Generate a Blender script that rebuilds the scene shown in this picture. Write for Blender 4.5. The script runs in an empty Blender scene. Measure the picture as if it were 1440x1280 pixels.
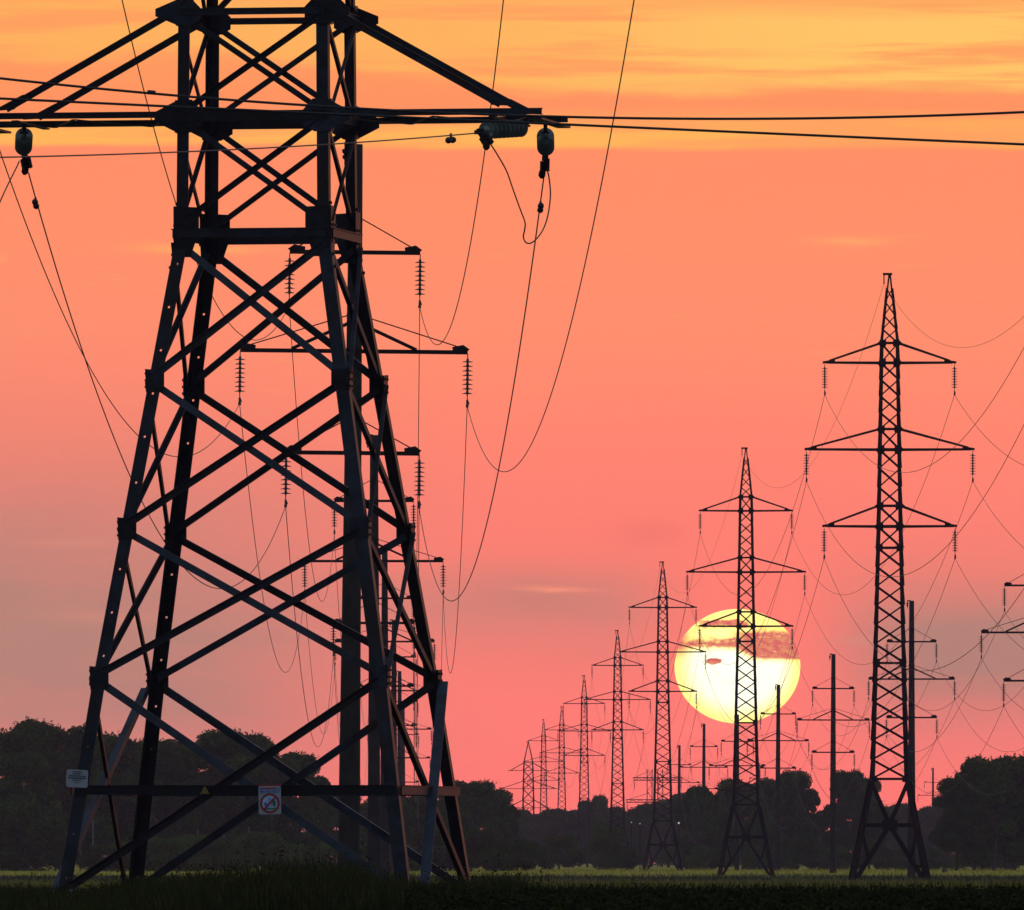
import bpy, math, random
import numpy as np
from mathutils import Vector, Matrix

# ------------------------------------------------------------------ camera
F = 19010.0            # focal length in photo pixels (1440 wide)
HZ = 1210.0            # photo row of the true horizon
CZ = 1.6               # camera height above the datum
scene = bpy.context.scene
COL = scene.collection
cam = bpy.data.cameras.new("camera")
cam.sensor_fit = 'HORIZONTAL'
cam.sensor_width = 36.0
cam.lens = 36.0 * F / 1440.0
cam.shift_y = (HZ - 640.0) / 1440.0
cam.clip_start = 1.0
cam.clip_end = 60000.0
camo = bpy.data.objects.new("camera", cam)
camo.location = (0, 0, CZ)
camo.rotation_euler = (math.radians(90), 0, 0)
COL.objects.link(camo)
scene.camera = camo
scene.view_settings.view_transform = 'Standard'
scene.view_settings.look = 'None'
scene.view_settings.exposure = 0.0
scene.view_settings.gamma = 1.0
scene.cycles.max_bounces = 4
scene.cycles.diffuse_bounces = 2
scene.cycles.glossy_bounces = 2
scene.cycles.transmission_bounces = 3
scene.cycles.volume_bounces = 0
scene.cycles.transparent_max_bounces = 6


def P(px, py, D):
    return Vector(((px - 720.0) / F * D, D, CZ + (HZ - py) / F * D))


def lin(r, g, b, k=1.0):
    def c(v):
        v /= 255.0
        return (v / 12.92 if v <= 0.04045 else ((v + 0.055) / 1.055) ** 2.4) * k
    return (c(r), c(g), c(b), 1.0)


# ------------------------------------------------------------------ world
SUN_PX, SUN_PY = 1037.0, 937.0
SUN_AZ = math.atan((SUN_PX - 720) / F)
SUN_EL = math.atan((HZ - SUN_PY) / F)


class NT:
    """small helper for writing node trees"""
    def __init__(self, tree):
        self.t = tree
        self.n = tree.nodes
        self.l = tree.links

    def put(self, sock, v):
        if isinstance(v, bpy.types.NodeSocket):
            self.l.new(v, sock)
        else:
            sock.default_value = v

    def m(self, op, a, b=None, c=None, clamp=False):
        n = self.n.new('ShaderNodeMath')
        n.operation = op
        n.use_clamp = clamp
        self.put(n.inputs[0], a)
        if b is not None:
            self.put(n.inputs[1], b)
        if c is not None:
            self.put(n.inputs[2], c)
        return n.outputs[0]

    def smooth(self, v, a, b):
        n = self.n.new('ShaderNodeMapRange')
        n.interpolation_type = 'SMOOTHSTEP'
        self.put(n.inputs['Value'], v)
        n.inputs['From Min'].default_value = a
        n.inputs['From Max'].default_value = b
        return n.outputs['Result']

    def gauss(self, v, c, s):
        d = self.m('DIVIDE', self.m('SUBTRACT', v, c), s)
        return self.m('POWER', math.e, self.m('MULTIPLY', self.m('MULTIPLY', d, d), -0.5))

    def mix(self, f, a, b, mode='MIX'):
        n = self.n.new('ShaderNodeMix')
        n.data_type = 'RGBA'
        n.blend_type = mode
        self.put(n.inputs['Factor'], f)
        self.put(n.inputs['A'], a)
        self.put(n.inputs['B'], b)
        return n.outputs['Result']

    def noise(self, vec, scale=1.0, detail=4.0, rough=0.5):
        n = self.n.new('ShaderNodeTexNoise')
        n.inputs['Scale'].default_value = scale
        n.inputs['Detail'].default_value = detail
        n.inputs['Roughness'].default_value = rough
        if vec is not None:
            self.l.new(vec, n.inputs['Vector'])
        return n.outputs['Fac']

    def comb(self, x, y, z):
        n = self.n.new('ShaderNodeCombineXYZ')
        for i, v in enumerate((x, y, z)):
            self.put(n.inputs[i], v)
        return n.outputs[0]

    def ramp(self, f, stops):
        n = self.n.new('ShaderNodeValToRGB')
        e = n.color_ramp.elements
        e[0].position, e[0].color = stops[0]
        e[1].position, e[1].color = stops[-1]
        for p, c in stops[1:-1]:
            x = e.new(p)
            x.color = c
        self.l.new(f, n.inputs[0])
        return n.outputs[0]


world = bpy.data.worlds.new("World")
scene.world = world
world.use_nodes = True
w = NT(world.node_tree)
w.n.clear()
tc = w.n.new('ShaderNodeTexCoord')
sep = w.n.new('ShaderNodeSeparateXYZ')
w.l.new(tc.outputs['Generated'], sep.inputs[0])
dx, dy, dz = sep.outputs
hl = w.m('SQRT', w.m('ADD', w.m('MULTIPLY', dx, dx), w.m('MULTIPLY', dy, dy)))
el = w.m('DIVIDE', dz, w.m('MAXIMUM', hl, 0.0001))
az = w.m('ARCTAN2', dx, dy)
# slow waviness of the cloud sheets
warp = w.noise(w.comb(w.m('MULTIPLY', az, 26.0), w.m('MULTIPLY', el, 130.0), 3.3), 1.0, 4.0, 0.55)
fine = w.noise(w.comb(w.m('MULTIPLY', az, 60.0), w.m('MULTIPLY', el, 900.0), 8.1), 1.0, 5.0, 0.6)
el2 = w.m('ADD', el, w.m('MULTIPLY', w.m('SUBTRACT', warp, 0.5), 0.0034))
el2 = w.m('ADD', el2, w.m('MULTIPLY', w.m('SUBTRACT', fine, 0.5), 0.0012))
el2 = w.m('ADD', el2, w.m('MULTIPLY', az, 0.012))
pos = w.m('SQRT', w.m('DIVIDE', w.m('MAXIMUM', el2, 0.0), 0.5, clamp=True))


def ep(py):
    return math.sqrt(max((HZ - py) / F, 0) / 0.5)


SKY_K = 1.0
HAZE_DENSITY = 0.00007
HAZE_LIGHT = (0.12, 0.12, 0.16)   # light the evening haze itself sends to the eye


def sk(r, g, b, py):
    """sky radiance that still shows as this colour through the haze"""
    T = math.exp(-HAZE_DENSITY * min(50.4 / max((HZ - py) / F, 1e-4), 4700.0))
    c = lin(r, g, b)
    return tuple(max((c[i] - (1 - T) * HAZE_LIGHT[i]) / T, 0.0) for i in range(3)) + (1.0,)


stops = [(0.0, sk(250, 122, 118, 1200)), (ep(1120), sk(254, 122, 117, 1120)), (ep(1000), sk(254, 126, 119, 1000)),
         (ep(820), sk(254, 127, 115, 820)), (ep(720), sk(254, 130, 116, 720)), (ep(600), sk(255, 135, 113, 600)), (ep(450), sk(255, 143, 111, 450)),
         (ep(330), sk(255, 144, 107, 330)), (ep(225), sk(255, 143, 104, 225)), (ep(140), sk(255, 148, 98, 140)), (ep(60), sk(254, 158, 96, 60)),
         (ep(-60), lin(252, 160, 100)), (ep(-300), lin(240, 150, 110)), (0.55, lin(190, 130, 120)),
         (0.75, lin(120, 105, 122)), (1.0, lin(74, 84, 118))]
front = w.ramp(pos, stops)
# greyer cloud banks low down: left third, and a band right of the sun
gl = w.m('MULTIPLY', w.smooth(az, 0.004, -0.030), w.gauss(el2, (HZ - 900) / F, 0.0088))
gr = w.m('MULTIPLY', w.smooth(az, 0.0195, 0.031), w.gauss(el2, (HZ - 905) / F, 0.0040))
gm = w.m('MULTIPLY', w.m('MULTIPLY', w.smooth(az, 0.016, 0.006), w.gauss(el2, (HZ - 862) / F, 0.0027)), 0.55)
gn = w.m('ADD', 0.60, w.m('MULTIPLY', w.noise(w.comb(w.m('MULTIPLY', az, 40.0), w.m('MULTIPLY', el, 240.0), 0.7), 1.0, 5.0, 0.6), 0.85))
gray = w.m('MULTIPLY', w.m('MAXIMUM', w.m('MAXIMUM', gl, gr), gm), gn, clamp=True)
front = w.mix(w.m('MULTIPLY', gray, 0.95), front, sk(176, 131, 121, 900))
# thin bright wisps
wn = w.noise(w.comb(w.m('MULTIPLY', az, 150.0), w.m('MULTIPLY', el, 2200.0), 5.0), 1.0, 4.0, 0.6)
wisp = w.m('MULTIPLY', w.smooth(wn, 0.60, 0.74), w.smooth(el, 0.012, 0.045))
front = w.mix(w.m('MULTIPLY', wisp, 0.30), front, lin(255, 170, 102))
# lit cloud sheets higher up: a broad yellow one with a ragged lower edge and a thin one below it


def ee(py):
    return (HZ - py) / F


edge = w.noise(w.comb(w.m('MULTIPLY', az, 55.0), w.m('MULTIPLY', el, 350.0), 1.9), 1.0, 5.0, 0.6)
low = w.m('ADD', ee(134), w.m('ADD', w.m('MULTIPLY', w.smooth(az, 0.002, -0.026), 0.0026), w.m('MULTIPLY', w.m('SUBTRACT', edge, 0.5), 0.0036)))
up1 = w.smooth(w.m('SUBTRACT', el, low), -0.0003, 0.0011)
streak = w.noise(w.comb(w.m('MULTIPLY', az, 38.0), w.m('MULTIPLY', el, 620.0), 6.4), 1.0, 5.0, 0.6)
ycol = w.mix(w.smooth(az, -0.012, 0.030), sk(254, 177, 95, 60), sk(255, 197, 104, 60))
ycol = w.mix(w.m('MULTIPLY', w.smooth(streak, 0.47, 0.66), 0.95), ycol, sk(254, 160, 96, 60))
ycol = w.mix(w.m('MULTIPLY', w.smooth(el2, ee(26), ee(-6)), 0.8), ycol, sk(253, 166, 96, 20))
front = w.mix(w.m('MULTIPLY', up1, w.smooth(el, 0.085, 0.068)), front, ycol)
lo2 = w.m('ADD', el, w.m('ADD', w.m('MULTIPLY', w.m('SUBTRACT', edge, 0.5), 0.0011), w.m('MULTIPLY', w.m('SUBTRACT', warp, 0.5), 0.0016)))
st2 = w.m('MULTIPLY', w.smooth(lo2, ee(214), ee(203)), w.smooth(lo2, ee(150), ee(178)))
st2 = w.m('MULTIPLY', st2, w.m('ADD', 0.45, w.m('MULTIPLY', w.smooth(streak, 0.62, 0.38), 0.6)), clamp=True)
front = w.mix(st2, front, sk(255, 181, 92, 190))
# single wisps: (left, right, row, thickness, colour, amount)
for x0, x1, py, th, col, am in ((160, 395, 352, 5, (255, 176, 100), 0.75), (1120, 1275, 341, 5, (255, 170, 108), 0.75), (-40, 12, 364, 4, (255, 176, 100), 0.7),
                                (905, 1150, 118, 7, (255, 160, 98), 0.5), (1180, 1440, 122, 6, (250, 158, 96), 0.5),
                                (650, 860, 836, 15, (206, 128, 118), 0.85), (700, 860, 827, 2.2, (250, 150, 124), 0.7),
                                (840, 985, 750, 9, (240, 122, 112), 0.8), (0, 190, 762, 4, (214, 142, 124), 0.6), (20, 260, 868, 5, (206, 140, 122), 0.5),
                                (930, 1120, 1022, 10, (255, 134, 124), 0.6), (1150, 1300, 897, 4, (214, 140, 124), 0.5)):
    d = w.m('SUBTRACT', el, w.m('ADD', ee(py), w.m('MULTIPLY', w.m('SUBTRACT', edge, 0.5), 0.0016)))
    m_ = w.m('MULTIPLY', w.gauss(d, 0.0, th / F), w.gauss(az, math.atan(((x0 + x1) / 2 - 720) / F), (x1 - x0) / 4.2 / F))
    m_ = w.m('MULTIPLY', m_, w.m('ADD', am * 0.35, w.m('MULTIPLY', fine, am * 1.3)), clamp=True)
    front = w.mix(m_, front, sk(*col, max(py, 40)))
sky = w.n.new('ShaderNodeTexSky')
sky.sky_type = 'NISHITA'
sky.sun_disc = False
sky.sun_elevation = SUN_EL
sky.sun_rotation = SUN_AZ
sky.dust_density = 2.0
rest = w.mix(1.0, sky.outputs[0], (0.08, 0.08, 0.08, 1), 'MULTIPLY')
rest = w.mix(1.0, rest, (0.16, 0.22, 0.33, 1), 'ADD')
ca = w.m('DIVIDE', dy, w.m('MAXIMUM', hl, 0.0001))
fm = w.m('MULTIPLY', w.smooth(ca, 0.5, 0.99), w.smooth(el, 0.42, 0.10))
allsky = w.mix(fm, rest, front)
bg = w.n.new('ShaderNodeBackground')
w.l.new(allsky, bg.inputs['Color'])
bg.inputs['Strength'].default_value = SKY_K
wo = w.n.new('ShaderNodeOutputWorld')
w.l.new(bg.outputs[0], wo.inputs['Surface'])

# ------------------------------------------------------------------ sun lamp
sl = bpy.data.lights.new("sun_lamp", 'SUN')
sl.energy = 0.3
sl.angle = math.radians(0.53)
sl.color = (1.0, 0.46, 0.22)
slo = bpy.data.objects.new("sun_lamp", sl)
sd = Vector((math.sin(SUN_AZ) * math.cos(SUN_EL), math.cos(SUN_AZ) * math.cos(SUN_EL), math.sin(SUN_EL)))
slo.rotation_euler = sd.to_track_quat('Z', 'Y').to_euler()
slo.location = (300, 300, 60)
COL.objects.link(slo)

# ------------------------------------------------------------------ object helpers


def tag(o, label=None, cat=None, group=None, kind=None):
    if label:
        o['label'] = label
    if cat:
        o['category'] = cat
    if group:
        o['group'] = group
    if kind:
        o['kind'] = kind
    return o


def empty(name, loc=(0, 0, 0), rz=0.0):
    o = bpy.data.objects.new(name, None)
    o.empty_display_size = 0.3
    o.location = loc
    o.rotation_euler = (0, 0, rz)
    COL.objects.link(o)
    return o


def link_mesh(name, me, parent=None):
    o = bpy.data.objects.new(name, me)
    COL.objects.link(o)
    if parent is not None:
        o.parent = parent
    return o


def copy_tree(o, parent=None):
    c = o.copy()
    COL.objects.link(c)
    if parent is not None:
        c.parent = parent
    for ch in list(o.children):
        copy_tree(ch, c)
    return c


class MB:
    def __init__(self):
        self.v = []
        self.f = []
        self.smooth = False

    def box8(self, pts):
        b = len(self.v)
        self.v += [tuple(p) for p in pts]
        for q in ((0, 3, 2, 1), (4, 5, 6, 7), (0, 1, 5, 4), (1, 2, 6, 5), (2, 3, 7, 6), (3, 0, 4, 7)):
            self.f.append(tuple(b + i for i in q))

    def box(self, c, sx, sy, sz):
        x, y, z = c
        sx, sy, sz = sx / 2, sy / 2, sz / 2
        self.box8([(x - sx, y - sy, z - sz), (x + sx, y - sy, z - sz), (x + sx, y + sy, z - sz), (x - sx, y + sy, z - sz),
                   (x - sx, y - sy, z + sz), (x + sx, y - sy, z + sz), (x + sx, y + sy, z + sz), (x - sx, y + sy, z + sz)])

    def slab(self, a, b, s, s0, s1, n, n0, n1):
        """prism from a to b; section spans s0..s1 along s and n0..n1 along n"""
        a, b, s, n = Vector(a), Vector(b), Vector(s), Vector(n)
        r = []
        for p in (a, b):
            r += [p + s * s0 + n * n0, p + s * s1 + n * n0, p + s * s1 + n * n1, p + s * s0 + n * n1]
        self.box8(r)

    def bar(self, a, b, wd, ht=None, up=(0, 0, 1)):
        a, b = Vector(a), Vector(b)
        ht = ht or wd
        d = (b - a).normalized()
        s = d.cross(Vector(up))
        if s.length < 1e-3:
            s = d.cross(Vector((0, 1, 0)))
        s.normalize()
        n = s.cross(d).normalized()
        self.slab(a, b, s, -wd / 2, wd / 2, n, -ht / 2, ht / 2)

    def angle(self, a, b, wd, t, nf, side=1, off=0.0, st=None):
        """rolled steel angle: one flange in the face whose normal is nf, the other standing off it"""
        a, b, nf = Vector(a), Vector(b), Vector(nf).normalized()
        d = (b - a).normalized()
        s = d.cross(nf).normalized()
        self.slab(a, b, s, -wd / 2, wd / 2, nf, off, off + side * t)
        self.slab(a, b, s, -wd / 2, -wd / 2 + t, nf, off + side * t * 1.02, off + side * (st or wd))

    def plate(self, pts, n, t):
        n = Vector(n).normalized()
        b = len(self.v)
        k = len(pts)
        self.v += [tuple(Vector(p)) for p in pts] + [tuple(Vector(p) + n * t) for p in pts]
        self.f.append(tuple(range(b, b + k))[::-1])
        self.f.append(tuple(range(b + k, b + 2 * k)))
        for i in range(k):
            j = (i + 1) % k
            self.f.append((b + i, b + j, b + k + j, b + k + i))

    def tube(self, pts, r, n=6, cap=True, radii=None):
        pts = [Vector(p) for p in pts]
        b = len(self.v)
        m = len(pts)
        ref = None
        for i, p in enumerate(pts):
            d = (pts[min(i + 1, m - 1)] - pts[max(i - 1, 0)]).normalized()
            if ref is None:
                ref = d.cross(Vector((0, 0, 1)))
                if ref.length < 1e-2:
                    ref = d.cross(Vector((0, 1, 0)))
            s = (ref - d * ref.dot(d)).normalized()
            u = d.cross(s)
            ref = s
            rr = radii[i] if radii else r
            for k in range(n):
                a = 2 * math.pi * k / n
                self.v.append(tuple(p + (s * math.cos(a) + u * math.sin(a)) * rr))
        for i in range(m - 1):
            for k in range(n):
                k2 = (k + 1) % n
                self.f.append((b + i * n + k, b + i * n + k2, b + (i + 1) * n + k2, b + (i + 1) * n + k))
        if cap:
            self.f.append(tuple(b + k for k in range(n))[::-1])
            self.f.append(tuple(b + (m - 1) * n + k for k in range(n)))

    def lathe(self, a, d, prof, n=12):
        """prof: (distance along d from a, radius)"""
        a, d = Vector(a), Vector(d).normalized()
        s = d.cross(Vector((0, 1, 0)))
        if s.length < 1e-2:
            s = d.cross(Vector((1, 0, 0)))
        s.normalize()
        u = d.cross(s)
        b = len(self.v)
        for q, r in prof:
            for k in range(n):
                t = 2 * math.pi * k / n
                self.v.append(tuple(a + d * q + (s * math.cos(t) + u * math.sin(t)) * max(r, 1e-4)))
        for i in range(len(prof) - 1):
            for k in range(n):
                k2 = (k + 1) % n
                self.f.append((b + i * n + k, b + i * n + k2, b + (i + 1) * n + k2, b + (i + 1) * n + k))
        self.f.append(tuple(b + k for k in range(n))[::-1])
        self.f.append(tuple(b + (len(prof) - 1) * n + k for k in range(n)))

    def mesh(self, name, mat):
        me = bpy.data.meshes.new(name)
        me.from_pydata(self.v, [], self.f)
        if mat:
            me.materials.append(mat)
        if self.smooth:
            me.polygons.foreach_set('use_smooth', [True] * len(me.polygons))
        me.update()
        return me

    def build(self, name, mat, parent=None):
        return link_mesh(name, self.mesh(name, mat), parent)


# ------------------------------------------------------------------ materials


def new_mat(name):
    m = bpy.data.materials.new(name)
    m.use_nodes = True
    t = NT(m.node_tree)
    b = m.node_tree.nodes['Principled BSDF']
    return m, t, b


def mottled(name, c1, c2, scale, rough=0.7, metal=0.0, detail=5.0, c3=None, s3=0.3, spec=0.5):
    m, t, b = new_mat(name)
    co = t.n.new('ShaderNodeTexCoord').outputs['Object']
    f = t.noise(co, scale, detail, 0.6)
    col = t.mix(t.smooth(f, 0.35, 0.65), c1 + (1,), c2 + (1,))
    if c3:
        g = t.noise(co, s3, 3.0, 0.5)
        col = t.mix(t.smooth(g, 0.5, 0.68), col, c3 + (1,))
    t.l.new(col, b.inputs['Base Color'])
    b.inputs['Roughness'].default_value = rough
    b.inputs['Metallic'].default_value = metal
    b.inputs['Specular IOR Level'].default_value = spec
    return m


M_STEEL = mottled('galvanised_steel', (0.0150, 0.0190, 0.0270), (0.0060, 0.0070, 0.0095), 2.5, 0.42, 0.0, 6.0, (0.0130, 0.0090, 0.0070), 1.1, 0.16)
_t = NT(M_STEEL.node_tree)
_b = M_STEEL.node_tree.nodes['Principled BSDF']
_src = _b.inputs['Base Color'].links[0].from_socket
_oi = _t.n.new('ShaderNodeObjectInfo')
_sc = _t.n.new('ShaderNodeVectorMath')
_sc.operation = 'SCALE'
_t.l.new(_src, _sc.inputs[0])
_t.l.new(_t.m('ADD', 0.45, _t.m('MULTIPLY', _t.m('POWER', _oi.outputs['Random'], 2.0), 2.0)), _sc.inputs['Scale'])
_t.l.new(_sc.outputs[0], _b.inputs['Base Color'])
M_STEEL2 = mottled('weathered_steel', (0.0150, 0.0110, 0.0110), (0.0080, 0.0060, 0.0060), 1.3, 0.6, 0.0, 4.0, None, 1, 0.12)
M_STEEL_SKYLIT = mottled('skylit_galvanised_steel', (0.0360, 0.0492, 0.0672), (0.0216, 0.0300, 0.0420), 3.0, 0.40, 0.0, 6.0, (0.0180, 0.0156, 0.0144), 1.3, 0.25)  # lighter copy of the pylon steel, bluish sky sheen put into its colour
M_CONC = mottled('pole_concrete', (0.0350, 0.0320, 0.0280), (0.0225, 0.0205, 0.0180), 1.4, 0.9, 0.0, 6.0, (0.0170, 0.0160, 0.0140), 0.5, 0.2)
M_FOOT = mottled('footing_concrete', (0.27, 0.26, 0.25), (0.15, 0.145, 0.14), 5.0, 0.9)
M_WIRE = mottled('aluminium_wire', (0.0300, 0.0225, 0.0210), (0.0200, 0.0160, 0.0150), 3.0, 0.55)
M_BLACK = mottled('insulator_glass_dark', (0.05, 0.05, 0.05), (0.03, 0.035, 0.033), 8.0, 0.25)
M_BARK = mottled('bark', (0.0540, 0.0450, 0.0360), (0.0300, 0.0252, 0.0210), 2.0, 0.95)
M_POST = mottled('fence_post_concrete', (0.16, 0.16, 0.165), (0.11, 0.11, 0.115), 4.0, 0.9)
M_WHITE = mottled('sign_white_enamel', (0.3600, 0.3690, 0.3780), (0.3150, 0.3240, 0.3375), 14.0, 0.45)
M_RED = mottled('sign_red_enamel', (0.34, 0.016, 0.020), (0.27, 0.014, 0.018), 10.0, 0.5)
M_BLUE = mottled('sign_blue_enamel', (0.08, 0.17, 0.42), (0.06, 0.13, 0.35), 10.0, 0.45)
M_INK = mottled('sign_dark_ink', (0.02, 0.025, 0.04), (0.03, 0.035, 0.05), 10.0, 0.5)
M_GREENP = mottled('sign_green_print', (0.04, 0.20, 0.07), (0.03, 0.14, 0.05), 10.0, 0.5)
M_SKYP = mottled('sign_pale_blue_print', (0.45, 0.62, 0.78), (0.38, 0.55, 0.72), 10.0, 0.5)
M_YEL = mottled('sign_yellow_enamel', (0.30, 0.19, 0.010), (0.2, 0.125, 0.01), 10.0, 0.5)

M_GLASS, tg, bgs = new_mat('insulator_glass')
bgs.inputs['Base Color'].default_value = (0.17, 0.21, 0.175, 1)
bgs.inputs['Roughness'].default_value = 0.06
bgs.inputs['Transmission Weight'].default_value = 0.30
bgs.inputs['Specular IOR Level'].default_value = 1.0
bgs.inputs['IOR'].default_value = 1.5


def leaf_mat(name, ca, cb, cc):
    m, t, b = new_mat(name)
    co = t.n.new('ShaderNodeTexCoord').outputs['Object']
    oi = t.n.new('ShaderNodeObjectInfo')
    f = t.noise(co, 0.55, 3.0, 0.6)
    g = t.noise(co, 4.0, 2.0, 0.6)
    col = t.mix(t.smooth(f, 0.35, 0.65), ca + (1,), cb + (1,))
    col = t.mix(t.smooth(g, 0.45, 0.75), col, cc + (1,))
    k = t.m('ADD', 0.75, t.m('MULTIPLY', oi.outputs['Random'], 0.5))
    sc = t.n.new('ShaderNodeVectorMath')
    sc.operation = 'SCALE'
    t.l.new(col, sc.inputs[0])
    t.l.new(k, sc.inputs['Scale'])
    t.l.new(sc.outputs[0], b.inputs['Base Color'])
    b.inputs['Roughness'].default_value = 0.75
    b.inputs['Specular IOR Level'].default_value = 0.02
    return m


M_LEAF = leaf_mat('broadleaf_foliage', (0.030, 0.072, 0.011), (0.060, 0.118, 0.016), (0.009, 0.022, 0.007))
M_BUSH = leaf_mat('bush_foliage', (0.048, 0.088, 0.012), (0.034, 0.062, 0.011), (0.066, 0.105, 0.018))
M_SHRUB = leaf_mat('shrub_foliage', (0.072, 0.115, 0.016), (0.052, 0.085, 0.014), (0.095, 0.14, 0.022))
M_GRASS = leaf_mat('tall_grass', (0.0300, 0.0375, 0.0067), (0.0195, 0.0240, 0.0048), (0.0690, 0.0600, 0.0150))
M_CROP = leaf_mat('crop_leaves', (0.0182, 0.0252, 0.0045), (0.0098, 0.0140, 0.0028), (0.0308, 0.0378, 0.0070))
M_FIELDG, _t, _b = new_mat('meadow_grass')
_co = _t.n.new('ShaderNodeTexCoord').outputs['Object']
_s = _t.n.new('ShaderNodeSeparateXYZ')
_t.l.new(_co, _s.inputs[0])
_wob = _t.noise(_t.comb(_t.m('MULTIPLY', _s.outputs[0], 0.06), _t.m('MULTIPLY', _s.outputs[1], 0.006), 0.0), 1.0, 4.0, 0.6)
_yy = _t.m('ADD', _s.outputs[1], _t.m('MULTIPLY', _t.m('SUBTRACT', _wob, 0.5), 300.0))
_gr = _t.noise(_co, 1.3, 3.0, 0.6)
_c = _t.mix(_t.smooth(_gr, 0.3, 0.7), (0.17, 0.145, 0.030, 1), (0.27, 0.215, 0.045, 1))
_c = _t.mix(_t.smooth(_yy, 560, 640), _c, _t.mix(_gr, (0.030, 0.040, 0.014, 1), (0.055, 0.062, 0.022, 1)))
_c = _t.mix(_t.smooth(_yy, 900, 1120), _c, _t.mix(_gr, (0.30, 0.25, 0.02, 1), (0.54, 0.43, 0.035, 1)))
_t.l.new(_c, _b.inputs['Base Color'])
_b.inputs['Roughness'].default_value = 0.8
_b.inputs['Specular IOR Level'].default_value = 0.1

# ------------------------------------------------------------------ terrain
_GY = [-1000, 0, 60, 100, 125, 170, 200, 260, 400, 725, 1030, 1250, 1400, 2000, 3000, 4000, 6000]
_GZ = [-1.5, -1.4, -1.0, -0.66, -0.60, -0.60, -0.53, -0.62, -0.80, -1.05, -1.18, -1.02, -1.08, -1.25, -1.20, -1.0, -1.0]


def gz(x, y):
    return CZ + float(np.interp(y, _GY, _GZ))


def build_ground():
    ys = np.unique(np.concatenate([np.linspace(-950, 0, 8), np.arange(0, 420, 4.0), np.linspace(420, 1200, 60), np.linspace(1200, 4600, 70)]))
    xs = np.unique(np.concatenate([np.linspace(-2400, -60, 14), np.linspace(-60, 60, 61), np.linspace(60, 2400, 14)]))
    rng = np.random.default_rng(3)
    v = []
    for y in ys:
        z0 = float(np.interp(y, _GY, _GZ)) + CZ
        for x in xs:
            v.append((x, y, z0 + (rng.normal() * 0.018 if y > 20 else 0)))
    nx = len(xs)
    f = [(j * nx + i, j * nx + i + 1, (j + 1) * nx + i + 1, (j + 1) * nx + i) for j in range(len(ys) - 1) for i in range(nx - 1)]
    me = bpy.data.meshes.new('field')
    me.from_pydata(v, [], f)
    m, t, b = new_mat('field_soil_and_grass')
    co = t.n.new('ShaderNodeTexCoord').outputs['Object']
    s = t.n.new('ShaderNodeSeparateXYZ')
    t.l.new(co, s.inputs[0])
    X, Y, Z = s.outputs
    wob = t.noise(t.comb(t.m('MULTIPLY', X, 0.06), t.m('MULTIPLY', Y, 0.006), 0.0), 1.0, 4.0, 0.6)
    yy = t.m('ADD', Y, t.m('MULTIPLY', t.m('SUBTRACT', wob, 0.5), 300.0))
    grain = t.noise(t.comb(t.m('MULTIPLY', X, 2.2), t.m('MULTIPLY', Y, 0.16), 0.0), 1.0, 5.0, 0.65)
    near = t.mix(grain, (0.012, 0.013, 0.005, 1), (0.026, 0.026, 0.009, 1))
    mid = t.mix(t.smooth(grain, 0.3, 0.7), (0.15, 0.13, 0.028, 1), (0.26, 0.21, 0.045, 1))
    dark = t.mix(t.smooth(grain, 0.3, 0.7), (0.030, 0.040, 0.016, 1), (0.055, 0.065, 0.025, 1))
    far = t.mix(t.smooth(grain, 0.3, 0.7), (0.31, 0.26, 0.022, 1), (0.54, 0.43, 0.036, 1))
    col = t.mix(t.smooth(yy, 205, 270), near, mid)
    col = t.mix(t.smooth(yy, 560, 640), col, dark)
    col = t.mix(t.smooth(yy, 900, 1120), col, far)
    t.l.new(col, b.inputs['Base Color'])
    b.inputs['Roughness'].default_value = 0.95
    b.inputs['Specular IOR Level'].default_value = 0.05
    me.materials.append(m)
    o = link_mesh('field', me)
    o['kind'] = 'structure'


build_ground()

# ------------------------------------------------------------------ the sun itself


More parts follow.
